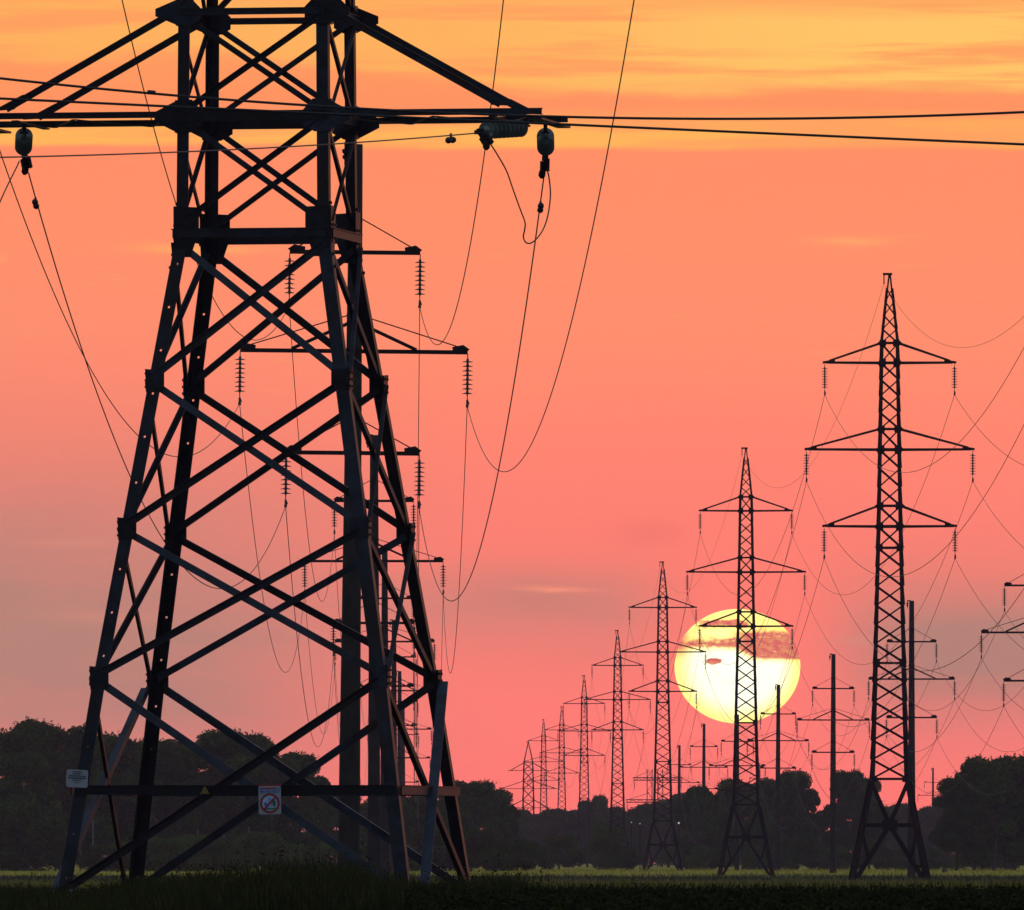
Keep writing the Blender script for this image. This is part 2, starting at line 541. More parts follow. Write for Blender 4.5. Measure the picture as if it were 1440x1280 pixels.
def build_sun():
    D = 30000.0
    c = P(SUN_PX, SUN_PY, D)
    rx, rz = 88.5 * D / F, 80.5 * D / F
    mb = MB()
    n = 64
    prof = [(-math.cos(math.pi * i / n), math.sin(math.pi * i / n)) for i in range(n + 1)]
    mb.lathe((0, 0, 0), (0, 0, 1), prof, 96)
    mb.smooth = True
    m = bpy.data.materials.new('sun_glow')
    m.use_nodes = True
    t = NT(m.node_tree)
    t.n.clear()
    co = t.n.new('ShaderNodeTexCoord').outputs['Object']
    s = t.n.new('ShaderNodeSeparateXYZ')
    t.l.new(co, s.inputs[0])
    x, y, z = s.outputs
    r = t.m('SQRT', t.m('ADD', t.m('MULTIPLY', x, x), t.m('MULTIPLY', z, z)))
    n1 = t.noise(t.comb(t.m('MULTIPLY', x, 4.2), t.m('MULTIPLY', z, 6.5), 2.0), 1.0, 6.0, 0.62)
    n2 = t.noise(t.comb(t.m('MULTIPLY', x, 9.0), t.m('MULTIPLY', z, 14.0), 7.0), 1.0, 5.0, 0.6)
    nz = t.m('ADD', z, t.m('ADD', t.m('MULTIPLY', t.m('SUBTRACT', n1, 0.5), 0.26), t.m('MULTIPLY', t.m('SUBTRACT', n2, 0.5), 0.10)))
    # lower flat edge of the bank: higher on the left, lower on the right
    low = t.m('SUBTRACT', 0.30, t.m('MULTIPLY', t.smooth(x, -0.15, 0.35), 0.20))
    upp = t.m('ADD', 0.47, t.m('MULTIPLY', t.smooth(x, -0.35, 0.25), 0.16))
    zl = t.m('ADD', z, t.m('MULTIPLY', t.m('SUBTRACT', n2, 0.5), t.m('SUBTRACT', 0.18, t.m('MULTIPLY', t.smooth(x, 0.3, 0.6), 0.15))))
    bank = t.m('MULTIPLY', t.smooth(t.m('SUBTRACT', zl, low), -0.01, 0.05), t.smooth(t.m('SUBTRACT', upp, nz), -0.02, 0.09))
    thin = t.m('MULTIPLY', t.gauss(nz, 0.74, 0.055), t.smooth(x, 0.30, 0.05))
    thin = t.m('MULTIPLY', t.smooth(thin, 0.35, 0.75), t.smooth(x, -0.75, -0.45))
    ex = t.m('DIVIDE', t.m('ADD', t.m('ADD', x, t.m('MULTIPLY', t.m('SUBTRACT', n2, 0.5), 0.12)), 0.39), 0.125)
    ez = t.m('DIVIDE', t.m('SUBTRACT', t.m('ADD', z, t.m('MULTIPLY', t.m('SUBTRACT', n2, 0.5), 0.10)), 0.075), 0.055)
    oval = t.smooth(t.m('ADD', t.m('MULTIPLY', ex, ex), t.m('MULTIPLY', ez, ez)), 1.25, 0.7)
    edge = t.m('MULTIPLY', t.smooth(x, -0.70, -0.92), t.gauss(z, 0.42, 0.16))
    side = t.m('MULTIPLY', t.smooth(x, 0.55, 0.80), t.m('MULTIPLY', t.smooth(z, 0.10, 0.13), t.smooth(z, 0.62, 0.55)))
    n3 = t.noise(t.comb(t.m('MULTIPLY', x, 5.0), t.m('MULTIPLY', z, 15.0), 4.0), 1.0, 6.0, 0.62)
    bank = t.m('MULTIPLY', bank, t.m('SUBTRACT', 1.0, t.m('MULTIPLY', t.smooth(n3, 0.57, 0.72), 0.85)))
    cl = t.m('MAXIMUM', t.m('MAXIMUM', t.m('MAXIMUM', bank, thin), t.m('MAXIMUM', oval, edge)), side, clamp=True)
    disc = t.mix(t.smooth(r, 0.60, 1.0), (1.0, 0.98, 0.74, 1), (1.0, 0.84, 0.22, 1))
    disc = t.mix(t.smooth(z, 0.15, 0.8), disc, (1.0, 0.82, 0.26, 1))
    soft = t.m('MULTIPLY', t.smooth(t.m('SUBTRACT', zl, low), -0.10, 0.06), t.smooth(t.m('SUBTRACT', upp, nz), -0.16, 0.05))
    soft = t.m('MAXIMUM', soft, t.m('MULTIPLY', t.gauss(nz, 0.74, 0.13), 0.55), clamp=True)
    disc = t.mix(t.m('MULTIPLY', soft, 0.85), disc, (1.0, 0.72, 0.14, 1))
    e1 = t.n.new('ShaderNodeEmission')
    t.l.new(disc, e1.inputs['Color'])
    e1.inputs['Strength'].default_value = 1.6
    cc = t.mix(t.smooth(n2, 0.40, 0.66), lin(238, 108, 102), lin(255, 165, 112))
    e2 = t.n.new('ShaderNodeEmission')
    t.l.new(cc, e2.inputs['Color'])
    e2.inputs['Strength'].default_value = 1.0
    mx = t.n.new('ShaderNodeMixShader')
    t.l.new(cl, mx.inputs[0])
    t.l.new(e1.outputs[0], mx.inputs[1])
    t.l.new(e2.outputs[0], mx.inputs[2])
    out = t.n.new('ShaderNodeOutputMaterial')
    t.l.new(mx.outputs[0], out.inputs['Surface'])
    o = mb.build('sun', m)
    o.location = c
    o.scale = (rx, rx, rz)
    tag(o, 'huge glowing yellow setting sun crossed by dark cloud bands above the trees', 'sun')


build_sun()

# ------------------------------------------------------------------ near lattice pylon (anchor type)
YAW = -math.radians(10.0)
ND = 202.0
NX = (376 - 720) / F * ND
NZ = gz(NX, ND)
NK = ND / F                      # metres per photo pixel at the tower


def nz_of(py):
    return (1258.0 - py) * NK


_WZ = [0.0, 3.24, 9.86, 13.15, 20.0, 20.8, 24.6]
_WW = [2.66, 2.20, 1.155, 1.13, 0.95, 0.92, 0.12]


def nw(z):
    return float(np.interp(z, _WZ, _WW))


MN = Matrix.Translation((NX, ND, NZ)) @ Matrix.Rotation(YAW, 4, 'Z')
MNI = MN.inverted()


def corner(sx, sy, z):
    q = nw(z)
    return Vector((sx * q, sy * q, z))


FACES = {'front': ((-1, -1), (1, -1), (0, -1, 0)), 'back': ((1, 1), (-1, 1), (0, 1, 0)),
         'left': ((-1, 1), (-1, -1), (-1, 0, 0)), 'right': ((1, -1), (1, 1), (1, 0, 0))}


def holed_flange(mb, a, b, s, s0, s1, n, t, holes):
    """flange strip from a to b with small square bolt holes along its middle"""
    a, b = Vector(a), Vector(b)
    L = (b - a).length
    h = 0.0155
    mid = (s0 + s1) / 2
    mb.slab(a, b, s, s0, mid - h, n, 0, t)
    mb.slab(a, b, s, mid + h, s1, n, 0, t)
    cur = 0.0
    for q in holes:
        if q - h > cur and q + h < L:
            mb.slab(a + (b - a) * (cur / L), a + (b - a) * ((q - h) / L), s, mid - h, mid + h, n, 0, t)
            cur = q + h
    mb.slab(a + (b - a) * (cur / L), b, s, mid - h, mid + h, n, 0, t)


near = empty('lattice_pylon', (NX, ND, NZ), YAW)
tag(near, 'huge near lattice pylon of dark steel with warning signs, its top cut off', 'pylon')


def build_near():
    t = 0.018
    # legs
    for sx in (-1, 1):
        for sy in (-1, 1):
            mb = MB()
            zs = [-0.05, 3.24, 6.5, 9.86, 13.15, 20.0, 20.8, 24.6]
            for z0, z1 in zip(zs[:-1], zs[1:]):
                a, b = corner(sx, sy, z0), corner(sx, sy, z1)
                wd = 0.195 if z1 <= 9.9 else (0.175 if z1 < 14 else 0.15)
                L = (b - a).length
                if z1 <= 9.9 and sx < 0:
                    hl_ = [0.33 + 0.66 * i for i in range(int(L / 0.66))]
                    holed_flange(mb, a, b, (-sx, 0, 0), 0, wd, (0, -sy, 0), t, hl_)
                else:
                    mb.slab(a, b, (-sx, 0, 0), 0, wd, (0, -sy, 0), 0, t)
                mb.slab(a, b, (0, -sy, 0), t, wd, (-sx, 0, 0), 0, t)
            # rows of bolt heads at the knee splice
            for i in range(6):
                z = 9.35 + i * 0.19
                c = corner(sx, sy, z)
                mb.box((c.x + sx * 0.016, c.y - sy * 0.09, c.z), 0.03, 0.045, 0.045)
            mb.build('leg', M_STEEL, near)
    # footings and base plates
    for sx in (-1, 1):
        for sy in (-1, 1):
            mb = MB()
            c = corner(sx, sy, 0)
            b0 = 0.30
            mb.box8([(c.x - sx * .1 - b0, c.y - sy * .1 - b0, -0.5), (c.x - sx * .1 + b0, c.y - sy * .1 - b0, -0.5), (c.x - sx * .1 + b0, c.y - sy * .1 + b0, -0.5), (c.x - sx * .1 - b0, c.y - sy * .1 + b0, -0.5),
                     (c.x - sx * .1 - .2, c.y - sy * .1 - .2, 0.0), (c.x - sx * .1 + .2, c.y - sy * .1 - .2, 0.0), (c.x - sx * .1 + .2, c.y - sy * .1 + .2, 0.0), (c.x - sx * .1 - .2, c.y - sy * .1 + .2, 0.0)])
            mb.box((c.x - sx * .1, c.y - sy * .1, 0.018), 0.36, 0.36, 0.03)
            for q in (-.13, .13):
                mb.box((c.x - sx * .1 + q, c.y - sy * .1 - 0.14, 0.07), 0.04, 0.04, 0.08)
            mb.build('footing', M_FOOT, near)
    lev = [0.0, 3.24, 5.45, 7.66, 9.75]
    up = [9.95, 11.6, 13.15]
    up2 = [13.15, 15.4, 16.9, 19.0, 20.6]
    panels = [(a, b, 0.118 if a < 1 else 0.108) for a, b in zip(lev[:-1], lev[1:])] + \
             [(a, b, 0.086) for a, b in zip(up[:-1], up[1:])] + [(a, b, 0.095) for a, b in zip(up2[:-1], up2[1:])]
    for fn, (ca, cb, n) in FACES.items():
        n = Vector(n)
        for z0, z1, wd in panels:
            a0, b0 = corner(*ca, z0), corner(*cb, z0)
            a1, b1 = corner(*ca, z1), corner(*cb, z1)
            side = fn in ('left', 'right')
            ww = wd * (0.9 if side else 1.0)
            pin = 0.07 if z0 < 1 else 0.10
            for (p, q), sd_, off in (((a0, b1), 1, 0.004), ((b0, a1), -1, -0.024)):
                d = (q - p)
                mb = MB()
                mb.angle(p + d * (pin / d.length), q - d * (0.10 / d.length), ww, 0.012, n, sd_, off, ww * .7)
                skylit = sd_ < 0 and (fn == 'front' and z1 < 10 or fn == 'left' and z0 < 1) or (fn == 'right' and z0 < 1 and sd_ > 0)  # braces that get the painted sky-lit tone
                if skylit and side:
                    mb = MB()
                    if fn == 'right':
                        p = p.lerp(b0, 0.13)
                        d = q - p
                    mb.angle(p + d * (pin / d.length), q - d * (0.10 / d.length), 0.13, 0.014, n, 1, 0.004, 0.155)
                mb.build('brace', M_STEEL_SKYLIT if skylit else M_STEEL, near)
        # horizontals
        for z, wd in ((1.573, 0.14), (9.86, 0.135), (11.60, 0.15), (13.15, 0.10), (15.4, 0.12), (16.9, 0.10), (19.0, 0.12), (20.6, 0.1)):
            a, b = corner(*ca, z), corner(*cb, z)
            d = (b - a).normalized()
            mb = MB()
            mb.angle(a + d * 0.02, b - d * 0.02, wd, 0.014, n, 1, 0.042 if z < 2 else 0.05, 0.035)
            mb.build('horizontal_beam', M_STEEL, near)
        # gusset plates
        gm = []
        for c, sgn in ((ca, 1), (cb, -1)):
            e = (corner(*cb, 5) - corner(*ca, 5)).normalized() * sgn
            p = corner(*c, 9.86)
            o = n * 0.026
            P0 = [p + e * -0.03 + Vector((0, 0, .40)), p + e * 0.35 + Vector((0, 0, .38)), p + e * 0.35 + Vector((0, 0, .02)),
                  p + e * 0.22 + Vector((0, 0, -.36)), p + e * -0.02 + Vector((0, 0, -.36))]
            gm.append([q + o for q in P0])
            for zc, wx, hz in ((11.6, 0.38, 0.245), (13.15, 0.34, 0.20), (15.4, 0.4, 0.24), (19.0, .36, .22)):
                p = corner(*c, zc)
                ex = -0.34 if (fn in ('front', 'back') and zc < 14) else -0.03
                P0 = [p + e * ex + Vector((0, 0, hz * .25)), p + e * 0.02 + Vector((0, 0, hz)), p + e * wx * .6 + Vector((0, 0, hz)), p + e * wx + Vector((0, 0, hz * .3)),
                      p + e * wx + Vector((0, 0, -hz * .6)), p + e * 0.2 + Vector((0, 0, -hz)), p + e * 0.0 + Vector((0, 0, -hz)), p + e * ex + Vector((0, 0, -hz * .3))]
                gm.append([q + o for q in P0])
            for zc in lev[1:4]:
                p = corner(*c, zc)
                P0 = [p + e * -0.05 + Vector((0, 0, .17)), p + e * 0.24 + Vector((0, 0, .15)), p + e * 0.24 + Vector((0, 0, -.14)), p + e * -0.03 + Vector((0, 0, -.17))]
                gm.append([q + o for q in P0])
        for P0 in gm:
            mb = MB()
            # wind the outline so that the plate grows outward
            nn = (P0[1] - P0[0]).cross(P0[2] - P0[0])
            if nn.dot(n) < 0:
                P0 = P0[::-1]
            mb.plate(P0, n, 0.012)
            mid = sum((Vector(q) for q in P0), Vector()) / len(P0)
            ed = (corner(*cb, 5) - corner(*ca, 5)).normalized()
            for u_ in (-.09, .09):
                for v_ in (-.1, 0, .1):
                    c = mid + ed * u_ + Vector((0, 0, v_)) + n * 0.018
                    mb.box(c, 0.035, 0.035, 0.035)
            mb.build('gusset_plate', M_STEEL, near)
    # cross arms
    for za, zt, tip in ((11.60, 13.15, 4.36), (15.4, 16.9, 5.75), (19.0, 20.5, 4.0)):
        for sx in (-1, 1):
            arm = MB()
            q = nw(za)
            for sy in (-1, 1):
                arm.slab((sx * (q + .05), sy * q, za), (sx * tip, sy * q, za), (0, 0, 1), -0.02, 0.075, (0, -sy, 0), 0, 0.014)
                arm.slab((sx * (q + .05), sy * q, za), (sx * tip, sy * q, za), (0, -sy, 0), 0.015, 0.085, (0, 0, 1), 0.061, 0.074)
                qt = nw(zt)
                arm.angle((sx * (qt + .1), sy * (qt - .03), zt - 0.02), (sx * (tip - .62), sy * (q - .03), za + .13), 0.105, 0.012, (0, sy, 0), 1, 0.03, 0.05)
                x1 = tip - .62
                arm.plate([(sx * (x1 + .25), sy * (q + .03), za + .10), (sx * (x1 - .12), sy * (q + .03), za + .12), (sx * (x1 - .40), sy * (q + .03), za + .36), (sx * (x1 - .25), sy * (q + .03), za + .34), (sx * (x1 + .1), sy * (q + .03), za + .16)][::sx * sy], (0, sy, 0), 0.012)
            nseg = 4
            xs = [q + .1 + (tip - q - .25) * i / nseg for i in range(nseg + 1)]
            for i in range(nseg):
                s0 = 1 if i % 2 else -1
                arm.bar((sx * xs[i], s0 * (q - .08), za - .03), (sx * xs[i + 1], -s0 * (q - .08), za - .03), 0.06, 0.012)
            arm.bar((sx * (tip - .08), -q - .12, za - .085), (sx * (tip - .08), q + .12, za - .085), 0.2, 0.03)
            arm.bar((sx * (tip - .75), -q, za - .045), (sx * (tip - .75), q, za - .045), 0.10, 0.02)
            arm.build('cross_arm', M_STEEL, near)
    mb = MB()
    mb.box((0, 0, 24.7), 0.3, 0.3, 0.2)
    mb.bar((0, 0, 24.7), (-.5, 0, 24.75), 0.08)
    mb.build('peak', M_STEEL, near)


build_near()


def disc_profile(n, pitch, R, lead):
    pr = [(0, 0.015), (lead, 0.018)]
    q = lead
    for i in range(n):
        pr += [(q + 0.005, 0.036), (q + pitch * .48, 0.045), (q + pitch * .54, R * .5), (q + pitch * .68, R * .92), (q + pitch * .76, R), (q + pitch * .80, R * .97), (q + pitch * .74, R * .55), (q + pitch * .90, 0.026)]
        q += pitch
    pr += [(q + 0.02, 0.018), (q + lead, 0.015)]
    return pr, q + lead


def string_between(a, b, parent, end, mat=M_GLASS, R=0.132):
    """tension string of glass discs from a towards b (local coordinates), with end clamp"""
    a, b = Vector(a), Vector(b)
    pr, L = disc_profile(9, 0.128, R, 0.10)
    mb = MB()
    mb.lathe(a, b - a, pr, 24)
    o = mb.build('insulator_string', mat, parent)
    d = (b - a).normalized()
    e = a + d * L
    k = MB()
    end = Vector(end)
    k.bar(e, e + d * .10, 0.07)
    hg = MB()
    hg.bar(a + d * .04, a - d * .05 + Vector((0, 0, .17)), 0.06, 0.04)
    hg.bar(a + d * .02 + Vector((-.06, 0, .03)), a + d * .02 + Vector((.06, 0, .03)), 0.035, 0.03)
    hg.build('hanger', M_STEEL2, o)
    h = e + d * .08
    m_ = h.lerp(end, .5)
    k.bar(h, m_, 0.075, 0.06)
    k.bar(m_ + Vector((.04, 0, .04)), end + Vector((.05, 0, .02)), 0.055)
    k.bar(m_ + Vector((-.03, 0, 0)), end + Vector((-.02, 0, -.03)), 0.07)
    k.bar(h + Vector((-.07, 0, -.02)), h + Vector((.07, 0, -.02)), 0.06)
    k.lathe(end + Vector((-.02, 0, .05)), (-.15, 0, -1), [(0, .02), (.03, .05), (.10, .055), (.14, .02)], 10)
    k.build('clamp', M_STEEL2, o)


def loc_near(px, py, D):
    return MNI @ P(px, py, D)


WIRE_A = {}
# right lower arm: one string toward the left-hand incoming line, one away along the outgoing line
string_between(loc_near(741, 180, 201.3), loc_near(676, 184, 200.1), near, loc_near(687, 203, 199.9))
string_between(loc_near(767, 189, 202.6), loc_near(767.5, 210, 204.0), near, loc_near(765, 243, 204.05))
# left lower arm
string_between(loc_near(34, 189, 202.6), loc_near(33, 208, 203.9), near, loc_near(38, 238, 203.95))

# ------------------------------------------------------------------ suspension pylons of the right-hand row
SK = 725.0 / F


def sz(py):
    return (1237.0 - py) * SK


_SZ = [0, sz(1160), sz(1095), sz(930), sz(740), sz(482), sz(385)]
_SW = [2.03, 1.47, 0.97, 0.80, 0.62, 0.455, 0.07]


def sw(z):
    return float(np.interp(z, _SZ, _SW))


def scorner(c, z):
    q = sw(z)
    return Vector((c[0] * q, c[1] * q, z))


# insulator string mesh, hanging from its origin, 1.6 m long
INS_L = 1.62


def insulator_mesh():
    pr, L = disc_profile(8, 0.142, 0.168, 0.16)
    mb = MB()
    mb.lathe((0, 0, 0), (0, 0, -1), pr, 10)
    mb.bar((0, 0, -L), (0, 0, -INS_L), 0.07)
    mb.bar((0, -.22, -INS_L - .03), (0, .22, -INS_L - .03), 0.09, 0.08)
    mb.bar((0.0, 0, -L + .02), (0.06, 0, -L - .14), 0.04)
    return mb.mesh('insulator_string', M_BLACK)


ME_INS = insulator_mesh()


def suspension_pylon():
    root = empty('lattice_pylon')
    zz = [sz(p) for p in (1237, 1160, 1095, 932, 770, 740, 711, 632, 603, 510, 482, 385)]
    for sx in (-1, 1):
        for sy in (-1, 1):
            mb = MB()
            for a, b in zip(zz[:-1], zz[1:]):
                wd = 0.155 if b <= sz(930) + .1 else (0.125 if b < sz(480) else 0.085)
                pa, pb = scorner((sx, sy), a), scorner((sx, sy), b)
                mb.slab(pa, pb, (-sx, 0, 0), 0, wd, (0, -sy, 0), 0, 0.03)
                mb.slab(pa, pb, (0, -sy, 0), 0.03, wd, (-sx, 0, 0), 0, 0.03)
            mb.bar(scorner((sx, sy), -0.6), scorner((sx, sy), 0.0), 0.34)
            mb.build('leg', M_STEEL2, root)
    for fn, (ca, cb, n) in FACES.items():
        n = Vector(n)
        mb = MB()

        def diag(p, q, wd, side, off):
            mb.angle(p, q, wd, 0.02, n, side, off)

        def xpanel(z0, z1, k, wd):
            for i in range(k):
                a = z0 + (z1 - z0) * i / k
                b = z0 + (z1 - z0) * (i + 1) / k
                diag(scorner(ca, a), scorner(cb, b), wd, 1, 0.004)
                diag(scorner(cb, a), scorner(ca, b), wd, -1, -0.034)
        for p0, p1, k, wd in ((1095, 932, 6, .085), (932, 770, 6, .08), (770, 740, 1, .08), (740, 711, 1, .08), (711, 632, 3, .075),
                              (632, 603, 1, .075), (603, 510, 4, .07), (510, 482, 1, .07), (482, 405, 4, .055)):
            xpanel(sz(p0), sz(p1), k, wd)
        for p, wd in ((1160, .20), (1095, .12), (932, .10), (770, .11), (740, .14), (711, .11), (632, .14), (603, .10), (510, .12), (482, .10)):
            a, b = scorner(ca, sz(p)), scorner(cb, sz(p))
            mb.angle(a, b, wd, 0.02, n, 1, 0.03)
        # splayed foot section
        e = (scorner(cb, 1) - scorner(ca, 1)).normalized()
        mid = (scorner(ca, sz(1160)) + scorner(cb, sz(1160))) / 2
        for c in (ca, cb):
            s = 1 if c == ca else -1
            top, foot = scorner(c, sz(1098)), scorner(c, sz(1236))
            mb.angle(top, mid, .15, 0.02, n, 1, 0.004)
            foot2 = foot + e * s * 0.22
            mb.angle(mid, foot2, .16, 0.02, n, 1, 0.004)
            l1 = scorner(c, sz(1218))
            t1 = mid + (foot2 - mid) * ((1218 - 1160) / 76.0)
            mb.angle(l1, t1, .12, 0.02, n, -1, -0.03)
            t2 = mid + (foot2 - mid) * 0.62
            mb.angle(scorner(c, sz(1166)), t2, .11, 0.02, n, -1, -0.03)
        mb.plate([mid + e * -.36 + Vector((0, 0, .28)), mid + e * -.36 + Vector((0, 0, -.28)), mid + e * .36 + Vector((0, 0, -.28)), mid + e * .36 + Vector((0, 0, .28))], n, 0.055)
        for p in (932, 740, 711, 632, 603, 510, 482, 1095, 770):
            for c in (ca, cb):
                s = 1 if c == ca else -1
                q = scorner(c, sz(p)) + n * 0.055
                h = 0.22 if p in (740, 632, 510, 932) else 0.16
                ex = 0.20 if p not in (1095, 932, 770) else 0.02
                pts = [q + e * s * -ex, q + Vector((0, 0, -h)), q + e * s * .26 + Vector((0, 0, -h)), q + e * s * .26 + Vector((0, 0, h)), q + Vector((0, 0, h))]
                mb.plate(pts if s > 0 else pts[::-1], n, 0.02)
        mb.build('lattice_bracing', M_STEEL2, root)
    for p, pt, half in ((740, 711, 3.51), (632, 603, 4.46), (510, 482, 3.48)):
        for sx in (-1, 1):
            mb = MB()
            za, zt = sz(p), sz(pt)
            tip = Vector((sx * half, 0, za + 0.02))
            for sy in (-1, 1):
                a, t = scorner((sx, sy), za), scorner((sx, sy), zt)
                mb.bar(a, tip + Vector((-sx * .1, sy * .05, 0)), 0.11, 0.12)
                mb.bar(t, tip + Vector((-sx * .25, sy * .05, .10)), 0.095, 0.10)
            a0, a1 = scorner((sx, -1), za), scorner((sx, 1), za)
            for i, (u, v) in enumerate(((0.0, .3), (.3, .55), (.55, .8))):
                p0, p1 = (a0, a1) if i % 2 else (a1, a0)
                mb.bar(p0.lerp(tip, u), p1.lerp(tip, v), 0.06)
            mb.bar(tip + Vector((-sx * .55, 0, .10)), tip + Vector((sx * .10, 0, 0.0)), 0.16, 0.13)
            mb.build('cross_arm', M_STEEL2, root)
            o = link_mesh('insulator_string', ME_INS, root)
            o.location = (sx * half, 0, za - .05)
    mb = MB()
    zt = sz(385)
    mb.bar((.14, 0, zt), (-.36, 0, zt), 0.14, 0.12)
    mb.bar((-.30, 0, zt), (-.30, 0, zt - .45), 0.06)
    mb.bar((-.30, -.15, zt - .48), (-.30, .15, zt - .48), 0.07)
    mb.build('peak_bracket', M_STEEL2, root)
    return root


PY0 = suspension_pylon()
GP = 'lattice pylons of the right-hand row'
S_TOWERS = [  # px centre, distance, label
    (1251, 725, 'nearest and tallest lattice pylon of the right-hand row, standing right of the sun'),
    (1049, 1027, 'lattice pylon standing straight in front of the sun disc'),
    (932, 1413, 'lattice pylon standing just left of the sun disc'),
    (868.5, 1840, 'medium small lattice pylon behind the bush, left of the pylon beside the sun'),
    (821.5, 2285, 'small lattice pylon between two round dark bushes'),
    (790, 2750, 'slim small lattice pylon with its foot hidden behind the left round bush'),
    (764.5, 3000, 'tiny slim lattice pylon just right of the wide-armed tiny pylon'),
]
SUSP = []
for i, (px, D, lb) in enumerate(S_TOWERS):
    o = PY0 if i == 0 else copy_tree(PY0)
    x = (px - 720) / F * D
    o.location = (x, D, gz(x, D) - (0.22 if i == 2 else 0.0))
    o.rotation_euler = (0, 0, [0.004, -0.006, 0.0, 0.01, -0.01, 0.01, 0.02][i])
    tag(o, lb, 'pylon', GP)
    SUSP.append(o)

# far anchor pylon: same kind as the near one
far_anchor = copy_tree(near)
fx = (743 - 720) / F * 2680
far_anchor.location = (fx, 2680, gz(fx, 2680))
far_anchor.rotation_euler = (0, 0, 0.06)
tag(far_anchor, 'tiny wide-armed lattice pylon at the far left end of the pylon row', 'pylon', GP)
for ch in list(far_anchor.children):
    if ch.name.startswith(('gusset_plate', 'footing')):
        bpy.data.objects.remove(ch)

# ------------------------------------------------------------------ concrete poles
PK = 365.0 / F


def pz(py):
    return (1249.0 - py) * PK


ARMS = ((353, 1.76, False), (492, 3.07, True), (635, 1.80, False))


def concrete_pole():
    root = empty('utility_pole')
    mb = MB()
    H = pz(202)
    n = 16
    k = 10
    mb.tube([(0, 0, -1.5 + (H + 1.5) * i / k) for i in range(k + 1)], 0, n, True, [0.315 - 0.14 * i / k for i in range(k + 1)])
    mb.smooth = True
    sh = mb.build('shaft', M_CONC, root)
    for p in sh.data.polygons:
        if len(p.vertices) > 4:
            p.use_smooth = False
    k = MB()
    k.bar((-.05, 0, H - .02), (-.32, 0, H + .02), 0.09)
    k.lathe((-.30, 0, H - .02), (0, 0, -1), [(0, .02), (.1, .02), (.12, .08), (.2, .08), (.25, .03), (.3, .07), (.36, .07), (.4, .02), (.55, .02)], 8)
    k.build('ground_wire_bracket', M_STEEL2, root)
    for py, half, strut in ARMS:
        z = pz(py)
        a = MB()
        a.bar((-half, -.26, z - .03), (half, -.26, z - .03), 0.10, 0.11)
        for sx in (-1, 1):
            a.plate([(sx * (half + .05), -.33, z + .05), (sx * (half - .12), -.33, z + .17), (sx * (half - .42), -.33, z + .11), (sx * (half - .40), -.33, z - .08), (sx * (half - .05), -.33, z - .04)][::sx], (0, 1, 0), .14)
            r = 0.28 - .14 * (z / H)
            a.tube([(sx * (half - .2), -.26, z + .10), (sx * .2, -.26, z + (.86 if not strut else .93))], 0.018, 6)
            if strut:
                a.bar((sx * (half * .55), -.26, z + .02), (sx * .16, -.26, z + .72), 0.10, 0.09)
        zb = z + (.86 if not strut else .93)
        for zc in ((z,) if not strut else (z, z + .74)) + (zb,):
            a.lathe((0, 0, zc - .06), (0, 0, 1), [(0, .30 - .14 * zc / H + .02), (.12, .30 - .14 * zc / H + .02)], 14)
            a.bar((0, -.22, zc), (0, -.30, zc), 0.34, 0.14)
        a.build('cross_arm', M_STEEL2, root)
        for sx in (-1, 1):
            o = link_mesh('insulator_string', ME_INS, root)
            o.location = (sx * half, -.26, z - .06)
            o.scale = (0.86, 0.86, 0.86)
    return root


POLE0 = concrete_pole()


def put_pole(i, px, D, lb, lean, grp, rz=0.0, top=0.0):
    o = POLE0 if i == 0 else copy_tree(POLE0)
    x = (px - 720) / F * D
    o.location = (x, D, P(px, top, D).z - pz(202))
    o.rotation_euler = (0, lean, rz)
    tag(o, lb, 'utility pole', grp)
    return o


GB = 'concrete poles of the line behind the near pylon'
GC = 'concrete poles of the line on the right'
ROW_B = []
ROW_B_SPEC = [
    (490, 365, 'thickest round concrete pole, standing right behind the near pylon', 0.0105, 203),
    (526, 600, 'second thickest concrete pole, close to the right of the thickest one', 0.0, 612),
    (541, 835, 'thin concrete pole half hidden by the right front leg of the near pylon', 0.0, 775),
    (554, 1070, 'slim concrete pole with its square top seen between the near pylon right legs', 0.0, 872),
    (562, 1305, 'very thin concrete pole with small arms behind the near pylon right legs', 0.0, 944),
    (567, 1540, 'thinnest concrete pole behind the near pylon right legs, arms just above the trees', 0.0, 997)]
for i, (px, D, lb, lean, zo) in enumerate(ROW_B_SPEC):
    ROW_B.append(put_pole(i, px, D, lb, lean, GB, 0.0, zo))
ROW_C = []
ROW_C_SPEC = [
    (1456, 768, 'concrete pole cut off by the right picture edge, only its left arm ends in view', 0.0, 751),
    (1282, 966, 'concrete pole right behind the tallest right-hand lattice pylon', 0.0, 845),
    (1171, 1148, 'concrete pole standing in the gap between two trees right of the sun', 0.003, 920),
    (1093, 1352, 'concrete pole whose top stands in front of the right edge of the sun', 0.006, 963),
    (1036, 1480, 'concrete pole hidden close behind the lattice pylon in front of the sun', 0.004, 1005),
    (989, 1738, 'thin concrete pole just below the left edge of the sun', 0.005, 1018),
    (954, 2028, 'short thin concrete pole right of the pylon beside the sun, over the tree tops', 0.008, 1048),
    (1312, 2750, 'tiny far concrete pole in the gap left of the right-hand wood', 0.0, 1080),
    (1067, 2560, 'tiny far concrete pole peeking over the trees right of the sun pylon', 0.0, 1073)]
for i, (px, D, lb, lean, zo) in enumerate(ROW_C_SPEC):
    ROW_C.append(put_pole(1, px, D, lb, lean, GC, -0.03, zo))

